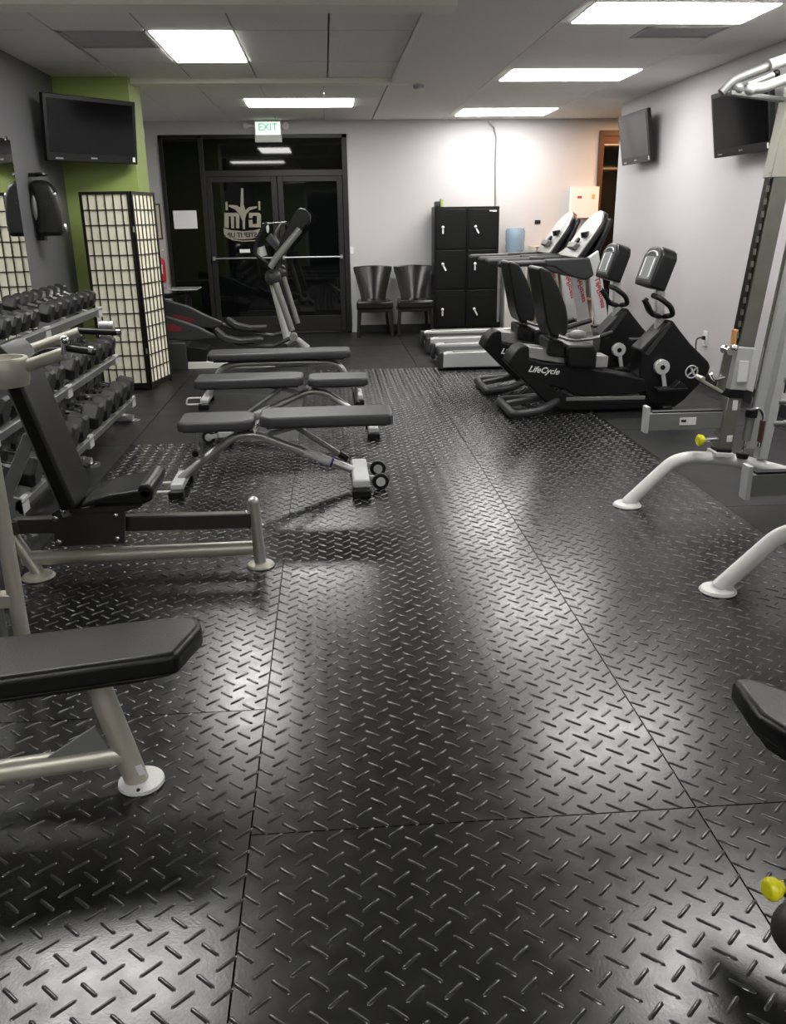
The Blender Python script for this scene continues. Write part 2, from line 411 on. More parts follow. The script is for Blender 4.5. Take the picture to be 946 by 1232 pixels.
MB().cyl((.98, 9.3, CZ-.03), (.98, 9.3, CZ), .055).build('base', 'grille', sp); MB().cyl((.98, 9.3, CZ-.045), (.98, 9.3, CZ-.03), .03).build('sensor', 'offwhite', sp)

# ------------------------------------------------------------------ storefront
ff = 'frame'
YF0, YF1 = YB-.03, YB+.05
fr = MB()
for a in ((DX0, DX0+.05, 0, DZ1), (-1.645, -1.585, 0, DZ1), (DX1-.07, DX1, 0, DZ1)): fr.box(a[0], a[1], YF0, YF1, a[2], a[3])
fr.box(DX0, DX1, YF0, YF1, DZ1-.05, DZ1); fr.box(-1.585, DX1-.07, YF0, YF1, 2.10, 2.18); fr.box(DX0, DX1, YF0, YF1, -.0, .03)
win = structure(fr.build('window_1', ff, bevel=.004))
B(DX0+.05, -1.645, YB, YB+.012, .03, DZ1-.05, 'pane', 'glass', win, smooth=False)
B(-1.585, DX1-.07, YB, YB+.012, 2.18, DZ1-.05, 'pane', 'glass', win, smooth=False)
def door(x0, x1, n):
    d = MB(); w = .075
    d.box(x0, x0+w, YF0+.01, YF1-.01, .03, 2.10).box(x1-w, x1, YF0+.01, YF1-.01, .03, 2.10).box(x0+w, x1-w, YF0+.01, YF1-.01, 2.03, 2.10).box(x0+w, x1-w, YF0+.01, YF1-.01, .03, .25)
    o = structure(d.build('door_%d' % n, ff, bevel=.004))
    B(x0+w, x1-w, YB, YB+.012, .25, 2.03, 'door_glass', 'glass', o, smooth=False)
    z = 1.05
    MB().tube([(x0+.04, YF0-.05, z), (x1-.04, YF0-.05, z)], .011, 10).bar((x0+.04, YF0+.01, z), (x0+.04, YF0-.06, z), .03, .05).bar((x1-.04, YF0+.01, z), (x1-.04, YF0-.06, z), .03, .05).build('push_bar', 'steel', o)
    return o
door(-1.58, -.635, 1); door(-.625, .255, 2)
# decal on the left door (seen from inside, so mirrored)
q = P(292, 262, YB-.002)
dec = thing('gym_window_decal', 'beige window decal with mirrored GYM lettering on the left glass door', 'decal', (q.x, YB-.002, q.z-.2))
cx, cz = q.x, q.z
def PD(zx, zy): p = P(250+zx/9.46, 200+zy/9.46, YB-.002); return Vector((p.x, YB-.006, p.z))
def dpoly(pts, name, m='decal', dy=0): return MB().prism([PD(*p)+Vector((0, dy, 0)) for p in pts], (0, .002, 0)).build(name, m, dec, smooth=False)
dpoly([(380, 250), (405, 250), (410, 440), (430, 500), (470, 465), (560, 455), (560, 475), (480, 500), (440, 545), (425, 600), (425, 715), (400, 715), (395, 620), (360, 545), (310, 490), (240, 460), (240, 440), (330, 445), (372, 470)], 'letter_y')
# letter m (mirrored) and letter g
dpoly([(190, 530), (335, 530), (360, 550), (360, 705), (325, 705), (320, 570), (298, 570), (300, 705), (268, 705), (262, 570), (240, 570), (240, 705), (190, 695)], 'letter_m')
dpoly([(470, 530), (585, 530), (608, 550), (606, 695), (470, 695), (466, 610), (510, 610), (512, 660), (560, 655), (560, 565), (512, 565), (512, 590), (470, 590)], 'letter_g')
dpoly([(200, 410), (225, 400), (232, 500), (205, 500)], 'plate'); dpoly([(575, 400), (600, 400), (600, 500), (578, 500)], 'plate')
dpoly([(180, 705), (260, 725), (400, 740), (520, 730), (600, 712), (585, 800), (500, 825), (390, 832), (280, 825), (190, 780)], 'banner')
t0 = PD(395, 785)
text('STEP IT UP', 'lettering', 'decal_dark', dec, .085, frame_mtx(t0+Vector((0, -.004, 0)), (1, 0, 0), (0, 0, 1)), .001, mirror=True, offset=.003)
dpoly([(200, 800), (290, 845), (400, 858), (560, 850), (560, 838), (400, 845), (290, 832), (210, 790)], 'underline')
ns = thing('door_sticker', 'small white sticker under the decal on the left glass door', 'sticker', P(294, 302, YB-.004))
o = MB(); a, b = P(288.5, 300, YB-.004), P(301, 304, YB-.004); o.box(a.x, b.x, YB-.006, YB-.001, b.z, a.z); o.build('sheet', 'whiteprint', ns, smooth=False)
a, b = P(208, 253.5, YB-.004), P(238, 275, YB-.004)
tag(MB().box(a.x, b.x, YB-.006, YB-.002, b.z, a.z).build('paper_notice', 'whiteprint', smooth=False), 'blank white paper taped to the dark sidelight glass', 'paper')
# exit sign
ex = thing('exit_sign', 'lit exit sign with two lamp heads over the glass doors', 'exit sign', P(322, 157, YB-.06))
a, b = P(305.5, 144, YB-.06), P(339.5, 171, YB-.06)
B(a.x, b.x, YB-.07, YB-.0005, b.z, a.z-.01, 'housing', 'offwhite', ex, bevel=.006)
B(a.x+.015, b.x-.015, YB-.074, YB-.07, b.z+.09, a.z-.03, 'lit_face', 'exit_face', ex, smooth=False)
cxx = (a.x+b.x)/2
text('EXIT', 'lettering', 'green_exit', ex, .125, FRONT((cxx, YB-.077, a.z-.095)), .002, offset=.004)
MB().cyl((a.x-.11, YB-.1, a.z-.075), (a.x-.11, YB-.03, a.z-.075), .035, .028).box(a.x-.11, a.x, YB-.06, YB-.03, a.z-.09, a.z-.06).build('lamp_head', 'offwhite', ex)
MB().cyl((b.x+.06, YB-.1, a.z-.08), (b.x+.04, YB-.03, a.z-.06), .045, .03).box(b.x, b.x+.05, YB-.06, YB-.03, a.z-.085, a.z-.055).build('lamp_head', 'offwhite', ex)
# alarm sounder on the wall left of the storefront
p = P(171, 161, YB)
tag(MB().box(p.x-.035, p.x+.035, YB-.04, YB-.0005, p.z-.06, p.z+.06).build('motion_sensor', 'offwhite', bevel=.012), 'small white motion sensor on the grey wall beside the green pier', 'sensor')
# light switch
p = P(423.5, 301, YB)
tag(MB().box(p.x-.025, p.x+.025, YB-.008, YB-.0005, p.z-.05, p.z+.05).build('switch_plate', 'white', bevel=.003), 'white light switch plate right of the glass doors', 'switch')
# poster, extinguisher
a, b = P(187, 245, YB-.004), P(196.5, 288, YB-.004)
po = thing('wall_notice', 'narrow framed notice on the wall behind the folding screen', 'notice', (a.x, YB-.004, b.z))
B(a.x-.15, b.x, YB-.010, YB-.0005, b.z, a.z, 'frame', 'brown', po, smooth=False); B(a.x-.13, b.x-.02, YB-.012, YB-.010, b.z+.02, a.z-.02, 'sheet', 'cabinet', po, smooth=False)
p = P(194, 340, YB-.1); p2 = P(194, 318, YB-.1)
fe = thing('fire_extinguisher', 'red fire extinguisher with white top on the wall beside the screen', 'extinguisher', (p.x, YB-.09, p.z))
MB().lathe((p.x, YB-.09, p.z), [(.06, 0), (.075, .02), (.075, .27), (.06, .31), (.03, .335)]).build('cylinder', 'red', fe)
MB().lathe((p.x, YB-.09, p.z+.335), [(.03, 0), (.035, .05), (.02, .07)]).bar((p.x-.01, YB-.09, p.z+.41), (p.x+.07, YB-.12, p.z+.43), .02).build('valve', 'offwhite', fe)
B(p.x-.05, p.x+.05, YB-.172, YB-.163, p.z+.12, p.z+.24, 'label_plate', 'whiteprint', fe, smooth=False)
# ceiling cable
ca = [P(591, 147, YB-.03), P(594, 152, YB-.03), P(597, 165, YB-.02), P(596, 200, YB-.02), P(596, 243, YB-.02)]
cb = thing('hanging_cable', 'grey cable hanging from a ceiling bracket behind the lockers', 'cable', (ca[-1].x, YB-.02, ca[-1].z))
MB().tube(ca+[ca[-1]+Vector((0, 0, -.6))], .009, 8).build('cord', 'cable', cb); MB().cyl(ca[0]+Vector((-.02, 0, .02)), ca[1], .028, .018).build('plug', 'grille', cb)
# far right glazed opening
w2 = MB(); w2.box(PX0, PX0+.07, YB-.03, YB+.06, 0, 2.64).box(5.13, 5.2, YB-.03, YB+.06, 0, 2.64).box(PX0+.07, 5.13, YB-.03, YB+.06, 2.57, 2.64)
w2 = structure(w2.build('window_2', 'brown', smooth=False))
B(PX0+.07, 5.13, YB+.02, YB+.035, 0, 2.57, 'pane', 'glass', w2, smooth=False)
B(PX0+.07, 5.13, YB-.01, YB+.02, 2.475, 2.57, 'red_header', 'redpanel', w2, smooth=False)

# ------------------------------------------------------------------ lockers
LX0, LX1, LY = 1.475, 2.36, 12.0
def locker(x0, x1, label, side):
    t = thing('locker', label, 'locker', ((x0+x1)/2, LY+.2, 0), 'black steel locker columns')
    B(x0, x1, LY+.02, YB-.05, 0, 1.68, 'body', 'locker', t, bevel=.004)
    zs = [1.66, 1.13, .60, .08]
    for k in range(3):
        d = B(x0+.025, x1-.025, LY, LY+.02, zs[k+1]+.012, zs[k]-.012, 'door', 'locker', t, bevel=.004)
        MB().box(x0+.10, x1-.10, LY-.004, LY, zs[k]-.055, zs[k]-.045).box(x0+.10, x1-.10, LY-.004, LY, zs[k]-.085, zs[k]-.075).build('louvre', 'black', d, smooth=False)
        hx, hz = x0+.11, (zs[k]+zs[k+1])/2-.02+(.0, .05, -.03)[k]
        MB().cyl((hx, LY-.03, hz+.04), (hx, LY, hz+.04), .018).build('lock', 'chrome', d)
        MB().bar((hx, LY-.032, hz+.04), (hx+(.045 if (k+side) % 2 else .0), LY-.035, hz-.04), .022, .006, up=(0, 1, 0)).ball((hx, LY-.03, hz+.045), .02).build('key_tag', 'whiteprint', d)
    B(x1-.14, x1-.04, LY-.003, LY, 1.61, 1.63, 'name_plate', 'whiteprint' if side else 'black', t, smooth=False)
    return t
locker(LX0, LX0+.44, 'left column of the black steel lockers, next to the chairs', 0)
locker(LX0+.445, LX1, 'right column of the black steel lockers, next to the water cooler', 1)
p = P(527, 243, 12.1)
bx = thing('small_box', 'small dark and green box on top of the left locker', 'box', (1.55, 12.15, 1.68))
B(1.49, 1.56, 12.08, 12.22, 1.68, 1.75, 'dark_block', 'darkgrey', bx, bevel=.01); B(1.565, 1.60, 12.08, 12.2, 1.68, 1.78, 'green_block', 'wall_green', bx, bevel=.004)

# ------------------------------------------------------------------ chairs
def chair(cx, label):
    y = 12.02
    t = thing('dining_chair', label, 'chair', (cx, y, 0), 'black leather chairs by the back wall')
    w = .27
    # seat cushion
    pad([(cx-.25, y-.24), (cx+.25, y-.24), (cx+.22, y+.20), (cx-.22, y+.20)], .37, .485, 'seat', 'leather', t, .03, 4)
    # curved flaring back
    mb = MB(); rows = []
    n = 9
    for j, (z, hw, yo) in enumerate([(.46, .17, .17), (.56, .185, .19), (.68, .215, .215), (.78, .24, .235), (.86, .265, .25), (.915, .272, .262)]):
        fr_, bk = [], []
        for i in range(n):
            u = -1+2*i/(n-1); yy_ = y+yo-.05*u*u*(1+z*.3); zz = z - (.0 if j < 5 else .012*(1-u*u)*-1)
            fr_.append(mb.v((cx+u*hw, yy_-.028, zz))); bk.append(mb.v((cx+u*(hw-.006), yy_+.03, zz)))
        rows.append(fr_+bk[::-1])
    for A, Bq in zip(rows, rows[1:]):
        for k in range(2*n): mb.f([A[k], A[(k+1) % (2*n)], Bq[(k+1) % (2*n)], Bq[k]])
    mb.f(rows[0]); mb.f(rows[-1])
    mb.build('backrest', 'leather', t, bevel=.012, seg=3, ang=50)
    for sx in (-1, 1):
        MB().bar((cx+sx*.215, y-.20, .38), (cx+sx*.235, y-.215, 0), .045, .045, up=(0, 1, 0)).build('leg', 'wood_black', t, bevel=.004)
        MB().bar((cx+sx*.18, y+.16, .38), (cx+sx*.21, y+.24, 0), .04, .04, up=(0, 1, 0)).build('leg', 'wood_black', t, bevel=.004)
    MB().box(cx-.235, cx+.235, y-.225, y+.19, .33, .375).build('seat_rail', 'wood_black', t, bevel=.006)
    return t
c1 = chair(.635, 'black leather dining chair next to the glass doors')
copy_tree(c1, (1.192, 12.02, 0), 'black leather dining chair next to the black lockers')

# ------------------------------------------------------------------ water cooler, shelf, wall box
wc = thing('water_cooler', 'white water cooler with a blue bottle beside the lockers', 'water cooler', (2.64, 12.2, 0))
B(2.47, 2.78, 12.05, 12.36, .0, 1.02, 'cabinet', 'offwhite', wc, bevel=.02, seg=3)
B(2.50, 2.75, 12.04, 12.05, .70, .92, 'tap_recess', 'grille', wc, smooth=False)
MB().cyl((2.58, 12.03, .86), (2.58, 12.0, .84), .012).cyl((2.68, 12.03, .86), (2.68, 12.0, .84), .012).build('tap', 'darkgrey', wc)
MB().lathe((2.625, 12.2, 1.02), [(.05, 0), (.06, .03), (.125, .08), (.135, .12), (.128, .17), (.135, .22), (.135, .33), (.12, .37), (.03, .375)]).build('bottle', 'bottle', wc)
sh = thing('open_shelf', 'cream open shelf unit behind the treadmills', 'shelf', (3.3, 12.2, 0))
for x in (2.86, 3.30, 3.72): B(x, x+.02, 12.0, 12.36, 0, 1.15, 'side_panel', 'cabinet', sh, smooth=False)
B(2.86, 3.74, 12.36, 12.385, 0, 1.15, 'back_panel', 'cabinet', sh, smooth=False)
for z in (.06, .42, .78, 1.13): B(2.88, 3.72, 12.0, 12.36, z, z+.02, 'shelf_board', 'board', sh, smooth=False)
for i, (x, w, z, h, m) in enumerate([(2.93, .14, .80, .22, 'grille'), (3.12, .14, .80, .16, 'cabinet'), (3.38, .2, .80, .2, 'board'), (3.4, .2, .44, .22, 'darkgrey'), (2.95, .25, .44, .2, 'cabinet')]):
    tag(B(x, x+w, 12.06, 12.3, z, z+h, 'storage_box', m, bevel=.004), ['grey box at the left of the top shelf', 'cream box beside the grey box on the top shelf', 'tan box at the right of the top shelf', 'dark box at the right of the middle shelf', 'cream box at the left of the middle shelf'][i], 'box', 'boxes on the open shelf')
a, b = P(687, 225, YB-.04), P(718, 262, YB-.04)
wb = thing('wall_box', 'white box on the back wall above the treadmill consoles', 'box', ((a.x+b.x)/2, YB-.03, b.z))
B(a.x, b.x, YB-.09, YB-.0005, b.z, a.z, 'housing', 'white', wb, bevel=.004)
B(a.x+.09, a.x+.15, YB-.092, YB-.09, a.z-.15, a.z-.12, 'red_mark', 'redprint', wb, smooth=False); B(b.x-.1, b.x-.06, YB-.092, YB-.09, a.z-.16, a.z-.10, 'orange_mark', 'amber', wb, smooth=False)
p = P(647, 267, YB)
tag(B(p.x-.04, p.x+.04, YB-.012, YB-.0005, p.z-.025, p.z+.025, 'wall_socket', 'black', bevel=.003), 'small black socket on the bright back wall left of the treadmill consoles', 'socket')

# ------------------------------------------------------------------ mirror on the left wall
mi = thing('wall_mirror', 'frameless mirror on the dark left wall above the dumbbell rack', 'mirror', (XL, 5.4, .5))
B(XL+.0005, XL+.007, 3.4, 7.36, .55, 2.15, 'glass_sheet', 'mirror', mi, smooth=False)
for cy in (7.26, 5.3): MB().box(XL+.0005, XL+.012, cy, cy+.04, 2.14, 2.17).build('clip', 'chrome', mi, smooth=False)

# ------------------------------------------------------------------ TVs
def tv(cx, cy, cz, w, h, yaw_, tilt, label, sticker=True, wallp=None):
    t = thing('television', label, 'television', (cx, cy, cz), None)
    R = Matrix.Rotation(yaw_, 4, 'Z') @ Matrix.Rotation(tilt, 4, 'X')      # local front is -Y
    def part(x0, x1, y0, y1, z0, z1, n, m, bev=0, par=t):
        o = MB().box(x0, x1, y0, y1, z0, z1); 
        for v in o.bm.verts: v.co = R @ v.co + Vector((cx, cy, cz))
        return o.build(n, m, par, bevel=bev)
    b = part(-w/2, w/2, 0, .045, -h/2, h/2, 'bezel', 'black', .006)
    part(-w/2+.035, w/2-.035, -.003, 0, -h/2+.07, h/2-.035, 'screen', 'screen', 0, t)
    part(-w/2+.12, w/2-.12, .045, .085, -h/2+.06, h/2-.1, 'rear_cover', 'blackmatt', .01)
    if sticker: part(w/2-.055, w/2-.03, -.005, -.003, -h/2+.02, -h/2+.06, 'sticker', 'whiteprint')
    part(-.03, .03, -.004, 0, -h/2+.03, -h/2+.042, 'maker_badge', 'steel')
    part(-w/2+.08, -w/2+.15, -.004, 0, -h/2+.02, -h/2+.03, 'status_strip', 'steel')
    if wallp:
        c = R @ Vector((0, .08, 0)) + Vector((cx, cy, cz)); wp = Vector(wallp)
        d = (wp-c).normalized()
        MB().bar(c, wp-d*.01, .06, .08).build('wall_arm', 'black', t, bevel=.004)
        n = Vector((1, 0, 0)) if abs(d.x) > abs(d.y) else Vector((0, 1, 0))
    return t
tl = P(48, 117, 7.98); br = P(160, 202, 8.6)
tv(-2.0, 8.28, 2.30, .90, .525, math.radians(46), math.radians(6), 'large black television hung from the corner of dark and green walls', wallp=(-2.2, 8.72, 2.32))
tv(3.40, 9.86, 2.33, .84, .52, math.radians(-90+2), math.radians(10), 'smaller-looking farther television on the right wall', wallp=(3.565, 9.9, 2.33))
tv(3.39, 7.31, 2.245, .92, .51, math.radians(-90+3), math.radians(10), 'nearer television on the right wall behind the pull-up bars', wallp=(3.565, 7.3, 2.24))

# ------------------------------------------------------------------ domed case on left wall
dc = thing('domed_wall_case', 'black domed case with a flat bottom mounted on the dark wall beside the mirror', 'wall case', (-2.2, 8.0, 1.44))
mb = MB()
prof = []
p0, p1 = P(43, 283, 7.9), P(80, 283, 7.9)
cxm, hw, hh = -2.22, .155, .48
outline = []
for k in range(15):
    a = PI*k/14; outline.append((cxm+.15-.0-math.cos(a)*0, 0))
pts = []
for (u, v) in [(0, 0), (-.01, .08), (.015, .18), (.015, .27), (-.01, .36), (-.02, .42), (.04, .445), (.10, .435), (.155, .39), (.19, .31), (.205, .20), (.21, .10), (.20, 0)]:
    pts.append(Vector((-2.395+u, 7.64, 1.435+v)))
MB().prism(pts, (0, .16, 0)).build('shell', 'vinyl', dc, bevel=.035, seg=5, ang=60)
MB().ball((-2.390, 7.655, 1.66), .10, (.24, .25, 1.0)).build('pale_side_cap', 'midgrey', dc)
MB().cyl((-2.29, 7.63, 1.69), (-2.29, 7.645, 1.69), .012).build('bolt', 'black', dc)
MB().ball((-2.225, 7.66, 1.76), .022, (1, .6, 1)).build('chrome_fitting', 'chrome', dc); MB().ball((-2.185, 7.72, 1.50), .03, (.6, .8, 1.3)).build('chrome_fitting', 'chrome', dc)
MB().box(-2.418, -2.36, 7.70, 7.78, 1.40, 1.5).build('wall_bracket', 'black', dc)
MB().lathe((-2.33, 7.72, 1.905), [(.045, 0), (.06, .010), (.055, .025), (.02, .03)]).bar((-2.418, 7.72, 1.915), (-2.34, 7.72, 1.915), .03).build('cap_disc', 'black', dc)

# ------------------------------------------------------------------ shoji screen
scn = thing('folding_screen', 'black framed rice paper folding screen standing before the green pier', 'folding screen', (-1.9, 8.4, 0))
def shoji(A, Bp, n, rows=13):
    A = Vector((A[0], A[1], 0)); Bp = Vector((Bp[0], Bp[1], 0)); d = (Bp-A).normalized(); L = (Bp-A).length; nrm = Vector((d.y, -d.x, 0)); Z = Vector((0, 0, 1))
    fr_ = MB()
    for s0 in (.0125, L-.0125): fr_.bar(A+d*s0, A+d*s0+Z*1.80, .026, .025, up=d)
    fr_.bar(A+Z*1.7875, Bp+Z*1.7875, .025, .026); fr_.bar(A+Z*.045, Bp+Z*.045, .025, .05)
    p = fr_.build('panel_frame', 'wood_black', scn, smooth=False)
    MB().bar(A+d*.02+Z*.92, Bp-d*.02+Z*.92, .004, 1.74).build('rice_paper', 'paper', p, smooth=False)
    la = MB()
    for sgn in (1, -1):
        for i in range(1, n): la.bar(A+d*(L*i/n)+nrm*.006*sgn+Z*.05, A+d*(L*i/n)+nrm*.006*sgn+Z*1.78, .008, .009, up=d)
        for j in range(1, rows):
            z = .07+1.705*j/rows; la.bar(A+nrm*.006*sgn+Z*z, Bp+nrm*.006*sgn+Z*z, .008, .009)
    la.build('lattice', 'wood_black', p, smooth=False)
shoji((-2.20, 8.34), (-1.745, 8.30), 6); shoji((-1.74, 8.305), (-1.628, 8.80), 6)
MB().cyl((-1.74, 8.29, 1.45), (-1.74, 8.29, 1.50), .008).cyl((-1.74, 8.29, .35), (-1.74, 8.29, .40), .008).build('hinge', 'steel', scn)

# ------------------------------------------------------------------ small glass table behind the screen
gt = thing('side_table', 'small glass topped side table between the screen and the glass doors', 'table', (-2.0, 11.7, 0))
a, b = P(186, 343, 11.5), P(238, 343, 11.5)
B(a.x-.2, b.x, 11.4, 11.85, .70, .715, 'table_top', 'tabletop', gt, bevel=.003)
B(a.x-.15, b.x-.12, 11.45, 11.8, .60, .64, 'lower_shelf', 'black', gt, bevel=.003)
for x in (a.x-.12, b.x-.16):
    for y in (11.46, 11.78): MB().cyl((x, y, 0), (x, y, .70), .018).build('leg', 'black', gt)

# ------------------------------------------------------------------ dumbbell rack
rk = thing('dumbbell_rack', 'three tier silver dumbbell rack along the dark left wall', 'dumbbell rack', (-1.85, 5.6, 0))
TI = [(-1.62, .165), (-1.715, .505), (-1.80, .88)]      # front rail x, z
Y0r, Y1r = 4.25, 7.0
for (x, z) in TI:
    MB().bar((x, Y0r, z), (x, Y1r, z), .035, .055, up=(.35, 0, 1)).build('front_rail', 'midgrey', rk, bevel=.003)
    MB().bar((x-.30, Y0r, z+.06), (x-.30, Y1r, z+.06), .035, .055, up=(.35, 0, 1)).build('rear_rail', 'midgrey', rk, bevel=.003)
    for y in (Y0r+.05, 5.62, Y1r-.03):
        MB().bar((x-.32, y, z+.05), (x+.01, y, z-.035), .05, .03).build('cross_bracket', 'silver', rk, bevel=.003)
for y in (Y0r+.05, 5.62, Y1r-.06):
    MB().tube([(-1.62, y, .02), (-1.80, y, .05), (-1.93, y, .25), (-2.06, y, .75), (-2.1, y, .92)], .03, 10, fillet=.1).build('upright', 'silver', rk)
    MB().bar((-2.12, y, .03), (-1.66, y, .03), .06, .05).build('base_beam', 'silver', rk, bevel=.004)
    MB().lathe((-1.62, y-.01, 0), [(.055, 0), (.055, .012), (.03, .02)]).build('foot_plate', 'chrome', rk)
    for (x, z) in TI: MB().box(x-.005, x+.022, y-.05, y+.05, z-.045, z+.035).build('rail_clamp', 'lightgrey', rk, bevel=.003)
MB().prism([Vector((x, Y0r-.0, z)) for x, z in ((-1.60, .20), (-1.72, .24), (-1.82, .05), (-1.66, .0), (-1.60, .10))], (0, .02, 0)).build('end_plate', 'midgrey', rk)
def dumbbell(r, L, hl, label, group, pos):
    t = thing('dumbbell', label, 'dumbbell', pos, group)
    x, y, z = pos
    ax = Vector((1, 0, -.24)).normalized()
    c = Vector((x, y, z+r))
    for s0 in (-1, 1):
        e0 = c+ax*s0*hl; e1 = c+ax*s0*(hl+L)
        MB().tube([e0, e0+ax*s0*.012, e1-ax*s0*.018, e1], [r*.86, r, r, r*.8], 6).build('head', 'rubber_hex', t, smooth=False, bevel=.004)
    MB().cyl(c-ax*hl, c+ax*hl, .016, seg=10).build('handle', 'chrome', t)
    return t
DL = {0: ('small black hex dumbbell on the top tier of the rack', 'dumbbells on the top tier'), 1: ('medium black hex dumbbell on the middle tier of the rack', 'dumbbells on the middle tier'), 2: ('large black hex dumbbell on the lowest tier of the rack', 'dumbbells on the lowest tier')}
for ti, (rad, L, n, key) in enumerate([(.098, .125, 5, 2), (.086, .11, 6, 1), (.068, .09, 7, 0)]):
    x, z = TI[ti]; proto = None
    for bay in ((Y0r+.12, 5.55), (5.69, Y1r-.08)):
        for k in range(n):
            y = bay[0]+(bay[1]-bay[0])*(k+.5)/n
            pos = (x-.135, y, z+.065)
            if proto is None: proto = dumbbell(rad, L, .065, *DL[key], pos)
            else: copy_tree(proto, pos)

# ------------------------------------------------------------------ adjustable benches
def foot_block(t, x, y, w=.075, l=.09): B(x-w/2, x+w/2, y-l/2, y+l/2, 0, .05, 'rubber_foot', 'black', t, bevel=.008)
def adj_bench(ox, oy, label):
    t = thing('adjustable_bench', label, 'weight bench', (ox, oy, 0), 'grey workout benches in the aisle')
    def V(x, y, z): return Vector((ox+x, oy+y, z))
    ch = .05
    pad([(ox-.61, oy-.12), (ox-.56, oy-.15), (ox-.23, oy-.15), (ox-.17, oy-.10), (ox-.17, oy+.10), (ox-.23, oy+.15), (ox-.56, oy+.15), (ox-.61, oy+.12)], .385, .445, 'seat', 'vinyl_grey', t, .016)
    pad([(ox-.14, oy-.10), (ox-.08, oy-.15), (ox+.62, oy-.15), (ox+.64, oy-.13), (ox+.64, oy+.13), (ox+.62, oy+.15), (ox-.08, oy+.15), (ox-.14, oy+.10)], .395, .46, 'backrest', 'vinyl_grey', t, .016)
    MB().box(ox-.58, ox-.2, oy-.1, oy+.1, .375, .386).build('seat_board', 'black', t); MB().box(ox-.1, ox+.6, oy-.1, oy+.1, .383, .396).build('backrest_board', 'black', t)
    MB().tube([V(-.64, 0, .07), V(-.30, 0, .325), V(-.17, 0, .335), V(.40, 0, .09)], .025, 14, fillet=.12).build('main_tube', 'silver', t)
    MB().cyl(V(.11, 0, .214), V(.27, 0, .146), .0275).build('sticker_band', 'whiteprint', t); MB().cyl(V(.265, 0, .148), V(.278, 0, .1425), .028).build('blue_band', 'blue', t)
    MB().tube([V(-.18, 0, .33), V(-.165, 0, .40)], .022, 12).cyl(V(-.165, -.1, .385), V(-.165, .1, .385), .014).build('pivot', 'chrome', t)
    MB().tube([V(-.52, 0, .38), V(-.53, 0, .24)], .012, 8).build('leg_post', 'silver', t); MB().cyl(V(-.53, -.05, .235), V(-.53, .05, .235), .02).build('leg_roller', 'black', t)
    MB().cyl(V(.02, .08, .38), V(.34, .08, .16), .016).build('adjust_strut', 'midgrey', t); MB().cyl(V(.32, .08, .175), V(.37, .08, .14), .022).build('strut_cap', 'black', t)
    MB().bar(V(-.10, .0, .33), V(.10, .0, .375), .05, .02).build('ladder_plate', 'midgrey', t)
    # narrow foot
    MB().bar(V(-.64, -.14, .06), V(-.64, .16, .06), .075, .045).build('front_foot', 'lightgrey', t, bevel=.01)
    foot_block(t, ox-.64, oy-.165, .09, .06); foot_block(t, ox-.64, oy+.19, .09, .05)
    MB().tube([V(-.67, -.17, .045), V(-.79, -.17, .045), V(-.775, -.17, .10), V(-.66, -.17, .10)], .008, 8, fillet=.02).build('pull_handle', 'offwhite', t)
    # wide wheeled foot
    MB().bar(V(.44, -.25, .075), V(.44, .22, .075), .10, .055).build('rear_foot', 'lightgrey', t, bevel=.012)
    foot_block(t, ox+.44, oy-.26, .11, .07); foot_block(t, ox+.44, oy+.24, .11, .05)
    for y in (-.12, .16):
        w = MB().cyl(V(.56, y-.015, .05), V(.56, y+.015, .05), .05, seg=24).build('wheel', 'black', t, bevel=.006)
        MB().cyl(V(.56, y-.018, .05), V(.56, y+.018, .05), .028, seg=16).build('wheel_hub', 'lightgrey', w)
        MB().bar(V(.46, y+.03, .07), V(.56, y+.03, .055), .012, .03).build('wheel_bracket', 'lightgrey', t)
    return t
b1_ = adj_bench(-.285, 4.97, 'nearest grey adjustable bench, wheels on its right foot')
copy_tree(b1_, (-.34, 6.26, 0), 'middle grey adjustable bench, seat pad at its right end', rotz=PI)
# far bench, one long pad
fb = thing('flat_bench', 'farthest grey bench with one long pad and bowed tube legs', 'weight bench', (-.44, 7.5, 0), 'grey workout benches in the aisle')
pad([(-1.05, 7.38), (-1.02, 7.35), (.15, 7.35), (.18, 7.38), (.18, 7.62), (.15, 7.65), (-1.02, 7.65), (-1.05, 7.62)], .40, .465, 'pad', 'vinyl_grey', fb, .016)
B(-1.0, .12, 7.4, 7.6, .385, .401, 'pad_board', 'black', fb)
MB().tube([(-1.10, 7.5, .06), (-.95, 7.5, .33), (-.80, 7.5, .355), (-.05, 7.5, .355), (.08, 7.5, .33), (.24, 7.5, .06)], .027, 14, fillet=.1).build('main_tube', 'silver', fb)
for x in (-1.10, .24):
    MB().bar((x, 7.34, .06), (x, 7.66, .06), .07, .045).build('foot_bar', 'lightgrey', fb, bevel=.01)
    foot_block(fb, x, 7.31, .09, .06); foot_block(fb, x, 7.69, .09, .05)
MB().tube([(-1.12, 7.32, .045), (-1.25, 7.32, .045), (-1.235, 7.32, .10), (-1.12, 7.32, .10)], .008, 8, fillet=.02).build('pull_handle', 'offwhite', fb)

